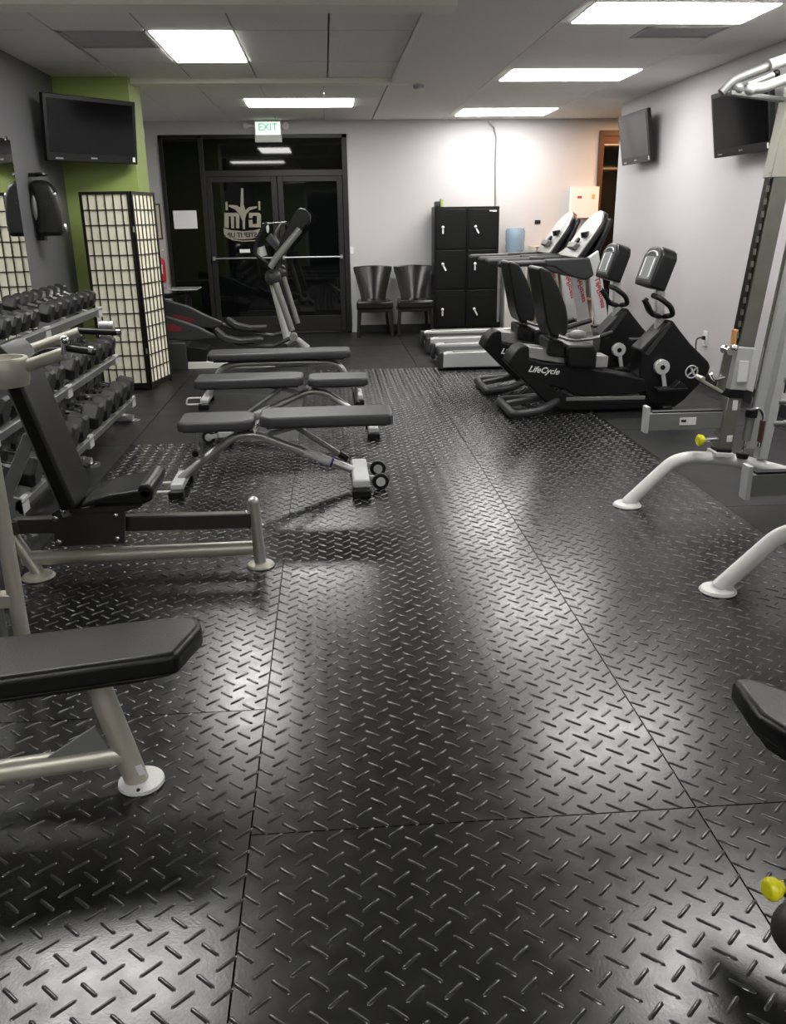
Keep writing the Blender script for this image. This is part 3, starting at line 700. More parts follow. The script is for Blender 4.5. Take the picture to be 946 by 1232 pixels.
# ------------------------------------------------------------------ seated chest press
cp = thing('chest_press_machine', 'seated chest press machine with upright black backrest before the dumbbells', 'chest press', (-.85, 3.7, 0))
Yc = 3.72
MB().tube([P(28, 672, Yc), P(305, 659, Yc)], .034, 16).build('lower_tube', 'champagne', cp)
a, b = P(18, 632, Yc), P(302, 625, Yc)
MB().bar(a, b, .05, .072).build('seat_beam', 'gunmetal', cp, bevel=.006)
pT, pB = P(305, 604, Yc), P(314, 683, Yc)
MB().tube([Vector((pB.x, Yc, .01)), Vector((pT.x+.0, Yc, pT.z))], .027, 14).ball(Vector((pT.x, Yc, pT.z)), .027).build('end_post', 'silver', cp)
MB().lathe((pB.x, Yc, 0), [(.062, 0), (.066, .006), (.06, .014), (.03, .02)]).build('foot_plate', 'champagne', cp)
for dz in (-.03, .035):
    for sx in (-.034, .034): MB().ball((pT.x+sx, Yc-.0, b.z+dz), .009).build('bolt', 'chrome', cp)
# rear leg
MB().tube([P(12, 640, Yc), P(52, 697, Yc-.02)], .028, 14).build('rear_leg', 'champagne', cp)
q = P(50, 697, Yc); MB().lathe((q.x, Yc-.03, 0), [(.07, 0), (.075, .006), (.065, .016), (.03, .022)]).build('foot_plate', 'champagne', cp)
# gear box plate
g0 = [(62, 618), (70, 613), (146, 610), (150, 614), (150, 654), (66, 658)]
gp = pxprism(g0, 3.62, 3.64, 'side_plate', 'gunmetal', cp, .003)
for px_, py_ in ((67, 624), (139, 620), (71, 652), (141, 648)):
    MB().ball(P(px_, py_, 3.615), .013, (1, .6, 1)).build('bolt', 'chrome', gp)
pxprism(g0, 3.79, 3.81, 'side_plate', 'gunmetal', cp, .003)
# backrest
def bp(px_, py_, Y): return P(px_, py_, Y)
n0, n1, n2 = bp(91, 612, 3.5), bp(34, 480, 3.5), bp(4, 412, 3.5)
tvec = (n1-n0); tvec.y = 0; back = Vector((-tvec.z, 0, tvec.x)).normalized(); 
if back.x > 0: back = -back
up_ = tvec.normalized(); H_ = (n2-n0).length
def bpt(s, d, Y): q = Vector((n0.x, Y, n0.z))+up_*s+back*d; return q
mb = MB(); rings = []
for s, d0, in ((0, 0), (.12, .0), (.4, 0), (H_*.82, -.0), (H_*.93, .005), (H_, .03)):
    rings.append([mb.v(bpt(s, d0, 3.5)), mb.v(bpt(s, d0, 3.8)), mb.v(bpt(s, .065, 3.8)), mb.v(bpt(s, .065, 3.5))])
for A, Bq in zip(rings, rings[1:]):
    for k in range(4): mb.f([A[k], A[(k+1) % 4], Bq[(k+1) % 4], Bq[k]])
mb.f(rings[0]); mb.f(rings[-1])
mb.build('backrest', 'vinyl', cp, bevel=.015, seg=3, ang=60)
MB().bar(bpt(-.05, .09, 3.65), bpt(H_*.9, .09, 3.65), .09, .04, up=back).build('backrest_frame', 'midgrey', cp, bevel=.004)
MB().bar(bpt(.33, .11, 3.65), Vector((n0.x-.42, 3.65, .25)), .04, .05).build('backrest_brace', 'midgrey', cp, bevel=.003)
MB().ball(bpt(.34, .08, 3.58), .012).ball(bpt(0, .06, 3.52), .013).build('bolt', 'chrome', cp)
# seat
sp0 = [(96, 612), (98, 606), (128, 596), (160, 591), (176, 588), (184, 592), (183, 603), (172, 607), (120, 608)]
pxprism(sp0, 3.50, 3.80, 'seat', 'vinyl', cp, .012, 3)
q0 = P(176, 593, 3.52); MB().cyl((q0.x, 3.50, q0.z+.01), (q0.x, 3.80, q0.z+.01), .034).build('front_roll', 'vinyl', cp, bevel=.01)
pxprism([(82, 612), (172, 607), (170, 610), (150, 616), (84, 618)], 3.58, 3.74, 'seat_bracket', 'gunmetal', cp, .003)
# press arms
def tubeP(pl, r, n, m, **k): return MB().tube(pl, r, 16, **k).build(n, m, cp)
tubeP([P(24, 443, 3.4), P(80, 424, 3.4)], .024, 'press_arm', 'champagne')
MB().ball(P(80, 424, 3.4), .027, (.8, 1, 1.2)).build('arm_cap', 'lightgrey', cp)
c0 = P(2, 430, 3.4); c1_ = P(2, 464, 3.4)
mb = MB().lathe((c0.x, 3.4, c1_.z), [(.085, 0), (.088, .012), (.092, .02), (.096, c0.z-c1_.z-.008), (.092, c0.z-c1_.z), (.078, c0.z-c1_.z), (.076, c0.z-c1_.z-.03)], 32)
mb.build('pivot_collar', 'champagne', cp)
MB().bar((c0.x-.06, 3.4, (c0.z+c1_.z)/2), (c0.x-.35, 3.55, (c0.z+c1_.z)/2-.05), .07, .07).build('pivot_beam', 'champagne', cp)
MB().tube([(c0.x-.35, 3.56, 1.1), (c0.x-.35, 3.62, .012)], .035, 12).build('rear_column', 'champagne', cp); MB().bar((c0.x-.35, 3.62, .22), (a.x+.02, 3.71, a.z), .05, .06).build('rear_beam', 'gunmetal', cp)
tubeP([P(81, 419, 3.38), P(116, 424, 3.38)], .014, 'grip', 'black'); MB().cyl(P(107, 421, 3.38), P(112, 422, 3.38), .016).build('grip_end', 'chrome', cp)
MB().cyl(P(77, 427, 3.38), P(78, 409, 3.38), .012).ball(P(77.5, 409, 3.38), .018).build('pop_pin', 'chrome', cp)
tubeP([P(36, 432, 3.42), P(52, 421, 3.42), P(72, 420, 3.42)], .007, 'hose', 'black', fillet=.03)
tubeP([P(20, 426, 4.2), P(96, 399, 4.2)], .023, 'press_arm', 'champagne')
tubeP([P(95, 398, 4.2), P(145, 400, 4.2)], .016, 'grip', 'black'); MB().cyl(P(141, 400, 4.2), P(145, 400, 4.2), .019).build('grip_end', 'chrome', cp)
tubeP([P(120, 391, 4.25), P(137, 391, 4.25)], .02, 'arm_link', 'lightgrey', )
MB().bar(P(0, 433, 4.2), P(20, 426, 4.2), .05, .05).build('arm_root', 'champagne', cp)
MB().tube([P(0, 433, 4.2), Vector((c0.x-.35, 3.95, .95)), Vector((c0.x-.35, 3.56, .95))], .03, 12, fillet=.1).build('arm_yoke', 'gunmetal', cp)

# ------------------------------------------------------------------ foreground press bench with rack post
fg = thing('olympic_bench', 'large black flat bench with champagne frame in the left foreground', 'weight bench', (-.9, 2.08, 0))
pad([(-.435, 2.035), (-.388, 2.20), (-.412, 2.262), (-.50, 2.268), (-1.55, 2.09), (-1.55, 1.84), (-.86, 1.945), (-.52, 2.015)], .385, .452, 'pad', 'vinyl', fg, .018, 4)
pad([(-.46, 2.06), (-.42, 2.19), (-.44, 2.24), (-.52, 2.245), (-1.5, 2.07), (-1.5, 1.87), (-.86, 1.965), (-.54, 2.03)], .372, .388, 'pad_board', 'blackmatt', fg, .004, 2)
ft = Vector((-.60, 2.11, 0))
MB().tube([ft+Vector((0, 0, .01)), P(119, 826, 2.12)+Vector((-.005, 0, .02))], .034, 18).build('front_leg', 'champagne', fg)
MB().lathe((ft.x+.012, ft.y, 0), [(.062, 0), (.066, .005), (.064, .014), (.036, .018)], 28).build('foot_plate', 'offwhite', fg)
MB().tube([ft+Vector((-.03, -.0, .105)), Vector((-1.6, 1.94, .105))], .032, 18).build('lower_tube', 'champagne', fg)
MB().prism([Vector(v) for v in ((-.66, 2.088, .135), (-.82, 2.06, .135), (-.69, 2.085, .21))], (0, .012, 0)).build('gusset', 'midgrey', fg)
MB().bar((-.572, 2.073, .055), (-.582, 2.075, .085), .02, .002, up=(0, 1, 0)).build('foot_sticker', 'whiteprint', fg)
MB().ball((-.585, 2.055, .018), .005).build('bolt', 'black', fg)
# uprights of the rack on the far side
yp = 2.78; x0 = P(27.5, 769, yp).x
MB().tube([(x0, yp, .01), (x0, yp, 1.25)], .027, 18).build('rack_post', 'champagne', fg)
MB().lathe((x0, yp, 0), [(.06, 0), (.06, .012), (.03, .018)]).build('foot_plate', 'offwhite', fg)
MB().bar((x0-.25, yp, .30), (x0-.25, 1.95, .30), .05, .05).build('cross_beam', 'champagne', fg, bevel=.004); MB().bar((x0-.27, yp, .30), (x0, yp, .30), .05, .05).build('cross_beam', 'champagne', fg, bevel=.004)
MB().tube([(x0-.062, yp, .01), (x0-.062, yp, 1.2)], .014, 12).build('rack_rod', 'midgrey', fg)
MB().cyl((x0-.12, yp-.03, .235), (x0-.075, yp-.03, .235), .009).ball((x0-.07, yp-.03, .235), .014).build('lock_pin', 'chrome', fg)
MB().tube([(-1.5, 1.95, .37), (-1.5, 1.95, .012)], .034, 14).build('rear_leg', 'champagne', fg)

# ------------------------------------------------------------------ treadmills
def treadmill(label):
    t = thing('treadmill', label, 'treadmill', (2.2, 9.35, 0), 'silver treadmills facing the right wall')
    ya, yb = 8.95, 9.75
    y0, y1 = ya, yb
    B(1.25, 3.15, y0+.12, y1-.12, .10, .155, 'deck', 'black', t, bevel=.006)
    B(1.22, 3.12, y0+.14, y1-.14, .155, .160, 'belt', 'blackmatt', t, smooth=False)
    MB().cyl((1.23, y0+.13, .115), (1.23, y1-.13, .115), .048).build('rear_roller', 'black', t)
    for y in (y0, y1-.12):
        MB().prism([Vector((x, y, z)) for x, z in ((1.19, .03), (1.17, .10), (1.19, .175), (1.25, .19), (3.2, .21), (3.3, .12), (3.2, .02))], (0, .12, 0)).build('side_rail', 'lightgrey', t, bevel=.012, seg=3)
        e = MB().prism([Vector((x, y-.006, z)) for x, z in ((1.155, .02), (1.14, .10), (1.16, .185), (1.20, .19), (1.195, .02))], (0, .132, 0)).build('rail_end_cap', 'darkgrey', t, bevel=.008)
        MB().box(1.3, 2.6, y+.02, y+.10, .19, .2).build('foot_strip', 'midgrey', t, bevel=.003)
    MB().prism([Vector((x, y0+.06, z)) for x, z in ((2.75, .16), (2.85, .27), (3.15, .30), (3.32, .18), (3.30, .02), (2.75, .05))], (0, y1-y0-.12, 0)).build('motor_hood', 'midgrey', t, bevel=.03, seg=3)
    # uprights
    for k, y in enumerate((y0+.02, y1-.08)):
        u = MB().prism([Vector((x, y, z)) for x, z in ((2.88, .18), (3.03, .18), (2.81, 1.20), (2.69, 1.12))], (0, .06, 0)).build('upright', 'lightgrey', t, bevel=.012, seg=3)
        dx = Vector((2.72-2.90, 0, .75)).normalized()
        text('LifeFitness', 'lettering', 'redprint', u, .075, frame_mtx((2.85, y-.0015, .77), -dx, (-dx).cross(Vector((0, 1, 0)))*-1), .0008, shear=.2, offset=.002)
        # hand rail with bracket
        MB().tube([(1.79, y+.03, 1.075), (2.45, y+.03, 1.085)], .032, 14).ball((1.79, y+.03, 1.075), .032).build('handrail', 'darkgrey', t)
        MB().prism([Vector((x, y-.01, z)) for x, z in ((2.25, 1.12), (2.72, 1.13), (2.78, .95), (2.68, .90), (2.50, .95), (2.35, 1.04), (2.25, 1.05))], (0, .08, 0)).build('handrail_bracket', 'darkgrey', t, bevel=.02, seg=3)
    B(2.66, 2.74, y0+.04, y1-.04, .98, 1.06, 'cross_bar', 'darkgrey', t, bevel=.02, seg=3)
    # console: tilted plate with round top
    o = Vector((2.60, (y0+y1)/2, 1.10)); u = Vector((.33, 0, .47)).normalized(); yv = Vector((0, 1, 0)); n = Vector((-u.z, 0, u.x))
    L = .60
    def plate(s, l0, l1, d0, d1, nm, m, par, rnd=True, bev=.01):
        pts = [(-s, l0), (s, l0)]
        if rnd:
            for k in range(9):
                a = PI*k/8; pts.append((s*math.cos(a), l1-s*.8+s*.8*math.sin(a)))
        else: pts += [(s, l1), (-s, l1)]
        return MB().prism([o+yv*a+u*b+n*d0 for a, b in pts], n*(d1-d0)).build(nm, m, par, bevel=bev, seg=3, ang=50)
    cn = plate(.31, 0, L, -.05, -.005, 'console', 'black', t)
    plate(.30, .02, L-.01, -.005, .02, 'console_face', 'silver', cn)
    plate(.17, .20, L-.06, .02, .024, 'display_window', 'lightgrey', cn, bev=.002)
    plate(.12, .42, .50, .024, .026, 'screen', 'whiteprint', cn, False, .001)
    MB().prism([o+yv*a+u*b+n*.02 for a, b in ((-.12, .10), (.12, .10), (.16, .17), (-.16, .17))], n*.05).build('cup_tray', 'midgrey', cn, bevel=.01)
    MB().cyl(o+u*.2+n*.02, o+u*.2+n*.05, .04).cyl(o+yv*-.14+u*.26+n*.02, o+yv*-.14+u*.30+n*.06, .045).build('knob', 'black', cn, bevel=.006)
    MB().prism([Vector((x, y0+.1, z)) for x, z in ((2.70, 1.02), (2.80, 1.04), (2.98, 1.50), (2.93, 1.52))], (0, y1-y0-.2, 0)).build('console_back', 'black', cn, bevel=.03, seg=3)
    MB().bar((2.66, y0+.25, 1.09), (2.58, y0+.45, .98), .03).bar((2.66, y1-.25, 1.09), (2.58, y1-.45, .98), .03).build('sensor_grip', 'silver', t, bevel=.01)
    return t
tm = treadmill('nearer silver treadmill behind the exercise bikes')
copy_tree(tm, (2.2, 10.52, 0), 'farther silver treadmill next to the lockers')

# ------------------------------------------------------------------ recumbent bikes
def bike(label):
    Yk = 6.8; yc = 6.85
    t = thing('recumbent_bike', label, 'exercise bike', (2.2, yc, 0), 'black recumbent bikes facing the right wall')
    z7 = lambda x, y: (580+x/3.262, 260+y/3.262)
    Yn = yc-.13
    def Z(x, y, Y=Yn): return P(*z7(x, y), Y)
    def pp(pix, y0, y1, n, m, bev=.012, par=t, seg=3): 
        q = [Z(*p) for p in pix]; return MB().prism([Vector((p.x, y0, max(p.z, .012))) for p in q], (0, y1-y0, 0)).build(n, m, par, bevel=bev, seg=seg, ang=50)
    pp([(103, 583), (118, 548), (145, 520), (172, 508), (186, 514), (188, 560), (240, 574), (330, 580), (430, 600), (500, 612), (640, 640), (650, 690), (560, 705), (420, 712), (360, 705), (330, 680), (272, 668), (330, 712), (380, 725), (640, 722), (640, 758), (400, 762), (310, 762), (262, 742), (180, 660)], yc-.13, yc+.13, 'body_shell', 'black')
    pp([(330, 640), (480, 628), (640, 650), (640, 690), (420, 700), (340, 690)], yc-.09, yc+.09, 'inner_shell', 'blackmatt')
    q0, q1 = Z(330, 718, yc-.14), Z(640, 712, yc-.14)
    MB().bar(q0, q1, .012, .03).build('trim_strip', 'midgrey', t, bevel=.003)
    pp([(186, 514), (240, 520), (330, 536), (430, 548), (502, 552), (498, 596), (430, 598), (330, 582), (188, 560)], yc-.10, yc+.10, 'seat_rail', 'silver', .006)
    # seat
    pp([(255, 492), (262, 480), (318, 492), (326, 556), (258, 548)], yc-.16, yc+.16, 'seat_carriage', 'blackmatt', .015)
    pp([(320, 510), (340, 498), (430, 500), (445, 520), (440, 596), (330, 588)], yc-.20, yc+.20, 'seat', 'vinyl', .025)
    pp([(213, 205), (228, 198), (262, 214), (296, 280), (322, 350), (332, 410), (326, 458), (300, 478), (262, 466), (246, 420), (232, 330)], yc-.20, yc+.18, 'backrest', 'vinyl', .03, seg=4)
    MB().bar(Z(262, 300, yc), Z(272, 480, yc), .08, .03, up=(1, 0, 0)).build('backrest_post', 'midgrey', t, bevel=.006)
    for s0 in (-1, 1):
        Y = yc+s0*.24
        MB().tube([Z(300, 470, Y), Z(350, 487, Y), Z(440, 480, Y), Z(500, 462, Y)], .016, 10, fillet=.05).build('side_handle', 'chrome', t)
        MB().tube([Z(462, 474, Y), Z(512, 458, Y)], .02, 10).build('side_grip', 'blackmatt', t)
        MB().ball(Z(375, 466, Y), .05, (1.5, .5, .8)).build('arm_shell', 'midgrey', t)
    MB().tube([Z(330, 438, yc+.24), Z(430, 408, yc+.24)], .022, 10).build('arm_pad', 'vinyl', t)
    # front housing
    ho = pp([(628, 548), (624, 528), (690, 462), (738, 412), (752, 410), (775, 442), (820, 500), (892, 572), (900, 592), (892, 618), (860, 658), (800, 720), (758, 752), (700, 756), (660, 730), (634, 680), (620, 620)], yc-.12, yc+.12, 'front_housing', 'black', .02)
    pp([(640, 540), (740, 418), (748, 428), (656, 548)], yc-.125, yc-.118, 'housing_seam', 'darkgrey', .002, ho)
    c = Z(701, 590, yc-.12)
    MB().cyl((c.x, yc-.17, c.z), (c.x, yc-.12, c.z), .062, seg=28).build('crank_disc', 'lightgrey', t, bevel=.006)
    MB().cyl((c.x, yc-.175, c.z), (c.x, yc-.17, c.z), .02).build('crank_bolt', 'black', t)
    d = Z(717, 672, yc-.15)
    MB().bar((c.x, yc-.155, c.z), (d.x, yc-.155, d.z), .02, .035, up=(1, 0, 0)).build('crank_arm', 'lightgrey', t, bevel=.006)
    MB().box(d.x-.10, d.x+.15, yc-.27, yc-.16, d.z-.015, d.z+.012).prism([Vector((d.x+x, yc-.26, d.z+z)) for x, z in ((.02, .01), (.08, .07), (.13, .03), (.14, .01))], (0, .09, 0)).build('pedal', 'blackmatt', t, bevel=.006)
    MB().bar((c.x, yc+.155, c.z), (c.x-.05, yc+.155, c.z+.17), .02, .035, up=(1, 0, 0)).build('crank_arm', 'lightgrey', t, bevel=.006)
    MB().box(c.x-.15, c.x+.08, yc+.16, yc+.27, c.z+.16, c.z+.185).build('pedal', 'blackmatt', t, bevel=.006)
    l = Z(823, 611, yc-.12)
    MB().tube([(l.x+.05*math.cos(2*PI*k/20), yc-.123, l.z+.05*math.sin(2*PI*k/20)) for k in range(20)], .006, 6, closed=True).build('emblem_ring', 'lightgrey', ho)
    text('X', 'emblem', 'lightgrey', ho, .085, FRONT((l.x, yc-.122, l.z)), .002, offset=.003, shear=.3)
    # mast, handlebar, console
    MB().bar(Z(695, 450, yc), Z(700, 290, yc), .06, .07, up=(1, 0, 0)).build('mast', 'lightgrey', t, bevel=.008)
    MB().tube([Z(634, 325, yc-.2), Z(648, 345, yc-.2), Z(668, 385, yc-.16), Z(700, 395, yc), Z(735, 392, yc-.05), Z(750, 385, yc-.17), Z(742, 355, yc-.2), Z(700, 322, yc-.2), Z(672, 312, yc-.1)], .021, 12, fillet=.04).build('handlebar', 'blackmatt', t)
    MB().tube([Z(680, 385, yc), Z(655, 375, yc+.18), Z(640, 335, yc+.22), Z(648, 322, yc+.22)], .02, 12, fillet=.04).build('handlebar', 'blackmatt', t)
    w = .135
    A, Bq, Cq, D = Z(619, 268, yc), Z(679, 112, yc), Z(712, 118, yc), Z(664, 285, yc)
    u = (Bq-A).normalized(); n = Vector((-u.z, 0, u.x)); L = (Bq-A).length
    o = (A+Bq)/2; o = Vector((A.x+.03, yc+.03, A.z-.01))
    def plate(s, l0, l1, d0, d1, nm, m, par, cut=.0, bev=.006):
        pts = [(-s, l0), (s, l0), (s, l1-cut*1.3), (s-cut, l1-cut*.3), (s-cut*2.2, l1), (-s+cut*2.2, l1), (-s+cut, l1-cut*.3), (-s, l1-cut*1.3)] if cut else [(-s, l0), (s, l0), (s, l1), (-s, l1)]
        return MB().prism([o+Vector((0, a, 0))+u*b+n*d0 for a, b in pts], n*(d1-d0)).build(nm, m, par, bevel=bev, seg=3, ang=50)
    cs = plate(.19, 0, L, -.13, 0, 'console', 'black', t, .05, .015)
    plate(.17, .03, L-.02, 0, .008, 'console_face', 'darkgrey', cs, .045, .003)
    plate(.12, .05, .23, .008, .012, 'screen', 'lcd', cs, 0, .002)
    for y in (-.10, .085):
        MB().prism([o+Vector((0, y+a, 0))+u*b+n*.012 for a, b in ((0, .07), (.022, .07), (.022, .22), (0, .22))], n*.002).build('light_bar', 'glow', cs, smooth=False)
    MB().tube([o+Vector((0, .11*math.cos(a), 0))+u*(L-.08+.035*math.sin(a))+n*.008 for a in [PI*k/8 for k in range(9)]], .008, 6).build('visor_arc', 'lightgrey', cs)
    # feet
    fz = [Vector(p) for p in ((1.44, yc-.30, .045), (1.44, yc+.30, .045), (1.66, yc+.27, .06), (1.85, yc+.12, .11), (1.85, yc-.12, .11), (1.66, yc-.27, .06))]
    MB().tube(fz, .034, 12, closed=True, fillet=.07).build('rear_foot', 'darkgrey', t)
    B(1.47, 1.60, yc-.22, yc+.22, .0, .03, 'rear_pad', 'blackmatt', t, bevel=.006)
    MB().bar((1.45, yc, .07), (1.9, yc, .14), .08, .04).build('rear_stem', 'darkgrey', t, bevel=.006)
    MB().bar((2.72, yc-.26, .035), (2.72, yc+.26, .035), .09, .07).build('front_foot', 'black', t, bevel=.015)
    # lettering
    p = Z(243, 606, yc-.132)
    text('LifeCycle', 'lettering', 'whiteprint', t, .068, frame_mtx((p.x, yc-.1315, p.z), (1, 0, -.13), (0, 0, 1)), .0008, shear=.35, offset=.0015)
    return t
bk = bike('nearer black recumbent bike, in front of the other one')
copy_tree(bk, (2.17, 7.83, 0), 'farther black recumbent bike, between its twin and the treadmills')

# ------------------------------------------------------------------ elliptical
el = thing('elliptical_trainer', 'grey elliptical trainer standing before the glass doors', 'elliptical', (-1.0, 9.75, 0))
ea = lambda x, y: (180+x/4.3, 300+y/4.3)
eb = lambda x, y: (290+x/6.845, 240+y/6.845)
YN, YFa, YM = 9.55, 10.0, 9.78
def epr(pix, cv, y0, y1, n, m, bev=.01): return pxprism(pix, y0, y1, n, m, el, bev, 3, cv)
epr([(198, 585), (290, 583), (660, 608), (660, 632), (200, 640)], ea, 9.50, 9.58, 'base_rail', 'offwhite', .008)
MB().box(-1.5, -.5, 9.92, 10.0, .0, .10).build('base_rail', 'offwhite', el, bevel=.01)
epr([(-60, 480), (190, 480), (200, 640), (-60, 640)], ea, 9.50, 10.05, 'rear_base', 'darkgrey', .02)
epr([(190, 500), (300, 515), (295, 582), (200, 583)], ea, 9.52, 10.0, 'step_box', 'black', .01)
B(-1.45, -.55, 9.7, 9.85, .02, .12, 'centre_beam', 'black', el, bevel=.01)
for i, (Y, arm, red, ped, link) in enumerate((
    (YN, [(-60, 330), (80, 345), (180, 375), (260, 405), (335, 445), (335, 462), (200, 475), (80, 468), (-60, 450)], [(85, 392), (120, 388), (170, 408), (165, 425), (120, 428), (85, 418)], [(335, 412), (345, 410), (390, 450), (470, 468), (575, 458), (590, 470), (480, 492), (400, 485), (350, 455)], [(575, 500), (640, 500), (745, 452)]),
    (YFa, [(-60, 240), (75, 258), (200, 295), (300, 345), (375, 375), (380, 392), (320, 410), (200, 395), (75, 345), (-60, 320)], [(120, 338), (170, 345), (230, 362), (235, 378), (170, 372), (120, 355)], [(395, 358), (405, 355), (450, 385), (520, 400), (605, 397), (605, 412), (520, 425), (450, 415), (400, 380)], [(590, 440), (640, 446), (700, 425)]))):
    h = epr(arm, ea, Y-.04, Y+.04, 'crank_cover', 'darkgrey', .015)
    o = pxprism(red, Y-.045, Y-.04, 'red_stripe', 'shaded_red', h, .001, 1, ea)
    epr(ped, ea, Y-.08, Y+.08, 'pedal', 'darkgrey', .012)
    MB().tube([P(*ea(*p), Y) for p in [(330, 450), (460, 490)] + link] if i == 0 else [P(*ea(*p), Y) for p in [(370, 385), (480, 425)] + link], .022, 10, fillet=.03).build('pedal_link', 'darkgrey', el)
    e0 = P(*ea(*link[-1]), Y); MB().cyl(e0-Vector((0, .06, 0)), e0+Vector((0, .06, 0)), .045).build('pivot_joint', 'midgrey', el, bevel=.006)
def EB(x, y, Y): return P(*eb(x, y), Y)
MB().tube([EB(395, 1180, YM), EB(310, 860, YM), EB(262, 700, YM), EB(265, 640, YM)], [.05, .032], 12).build('mast', 'lightgrey', el)
MB().ball(EB(265, 640, YM-.1), .09, (1, .8, 1)).build('mast_joint', 'darkgrey', el)
MB().tube([EB(285, 690, YN), EB(420, 1080, YN)], .036, 12).build('swing_arm', 'midgrey', el)
MB().tube([EB(350, 640, YFa), EB(470, 1020, YFa)], .028, 12).build('swing_arm', 'midgrey', el)
MB().ball(EB(335, 600, YFa), .05).ball(EB(345, 560, YFa), .03).build('arm_joint', 'darkgrey', el)
MB().tube([EB(240, 560, YN), EB(290, 480, YN), EB(325, 440, YN), EB(485, 245, YN)], .036, 12, fillet=.05).build('upper_arm', 'midgrey', el)
MB().tube([EB(260, 560, YN), EB(110, 450, YN), EB(130, 340, YN), EB(190, 215, YN), EB(215, 195, YN)], .02, 10, fillet=.05).build('hand_grip', 'blackmatt', el)
MB().tube([EB(400, 380, YFa), EB(320, 380, YFa), EB(270, 300, YFa), EB(330, 200, YFa), EB(370, 190, YFa)], .016, 10, fillet=.05).build('hand_grip', 'midgrey', el)
MB().tube([EB(175, 200, YM), EB(370, 188, YM)], .007, 8).build('reading_rail', 'chrome', el)
MB().ball(EB(220, 240, YM), .03, (.6, .6, 1.5)).build('bottle_top', 'whiteprint', el)
MB().cyl(EB(150, 395, YM-.1), EB(175, 470, YM-.1), .062, .058).build('cup_holder', 'lightgrey', el)
pxprism([(460, 85), (480, 72), (530, 80), (575, 130), (570, 190), (500, 250), (350, 470), (300, 430), (320, 340)], 9.62, 9.95, 'console', 'black', el, .015, 3, eb)
pxprism([(200, 330), (240, 280), (330, 420), (300, 440)], 9.65, 9.9, 'console_cradle', 'darkgrey', el, .01, 2, eb)
pxprism([(470, 80), (490, 68), (530, 78), (520, 96)], 9.66, 9.9, 'console_top', 'lightgrey', el, .004, 2, eb)
MB().tube([EB(405, 1190, YM), EB(470, 1170, YM-.1), EB(545, 1232, YM-.1)], .05, 12).build('front_stabiliser', 'midgrey', el)
B(P(345, 445, YM).x, P(372, 445, YM).x+.02, 9.5, 10.05, 0, .09, 'front_foot', 'midgrey', el, bevel=.02)
MB().cyl((-.55, 9.47, .08), (-.55, 9.50, .08), .045).build('transport_wheel', 'lightgrey', el)

# ------------------------------------------------------------------ smith machine / half rack
sm = thing('smith_machine', 'silver smith machine rack with curved feet at the right edge', 'rack machine', (2.2, 3.9, 0))
ys_, yn_ = 4.38, 3.22
def leg(y):
    MB().tube([(1.625, y, .015), (1.86, y, .245), (1.95, y, .268), (2.2, y, .25), (3.0, y, .03)], .036, 16, fillet=.12).build('base_rail', 'offwhite', sm)
    MB().lathe((1.625, y, 0), [(.075, 0), (.078, .006), (.07, .016), (.034, .022)], 28).build('foot_plate', 'offwhite', sm)
    MB().lathe((1.625, y, -.001), [(.08, 0), (.08, .004)], 28).build('foot_rubber', 'black', sm)
    MB().lathe((3.0, y, 0), [(.06, 0), (.06, .012), (.034, .018)], 24).build('foot_plate', 'offwhite', sm)
leg(ys_); leg(yn_)
MB().bar((2.9, yn_, .06), (2.9, ys_, .06), .05, .06).build('rear_beam', 'lightgrey', sm, bevel=.006)
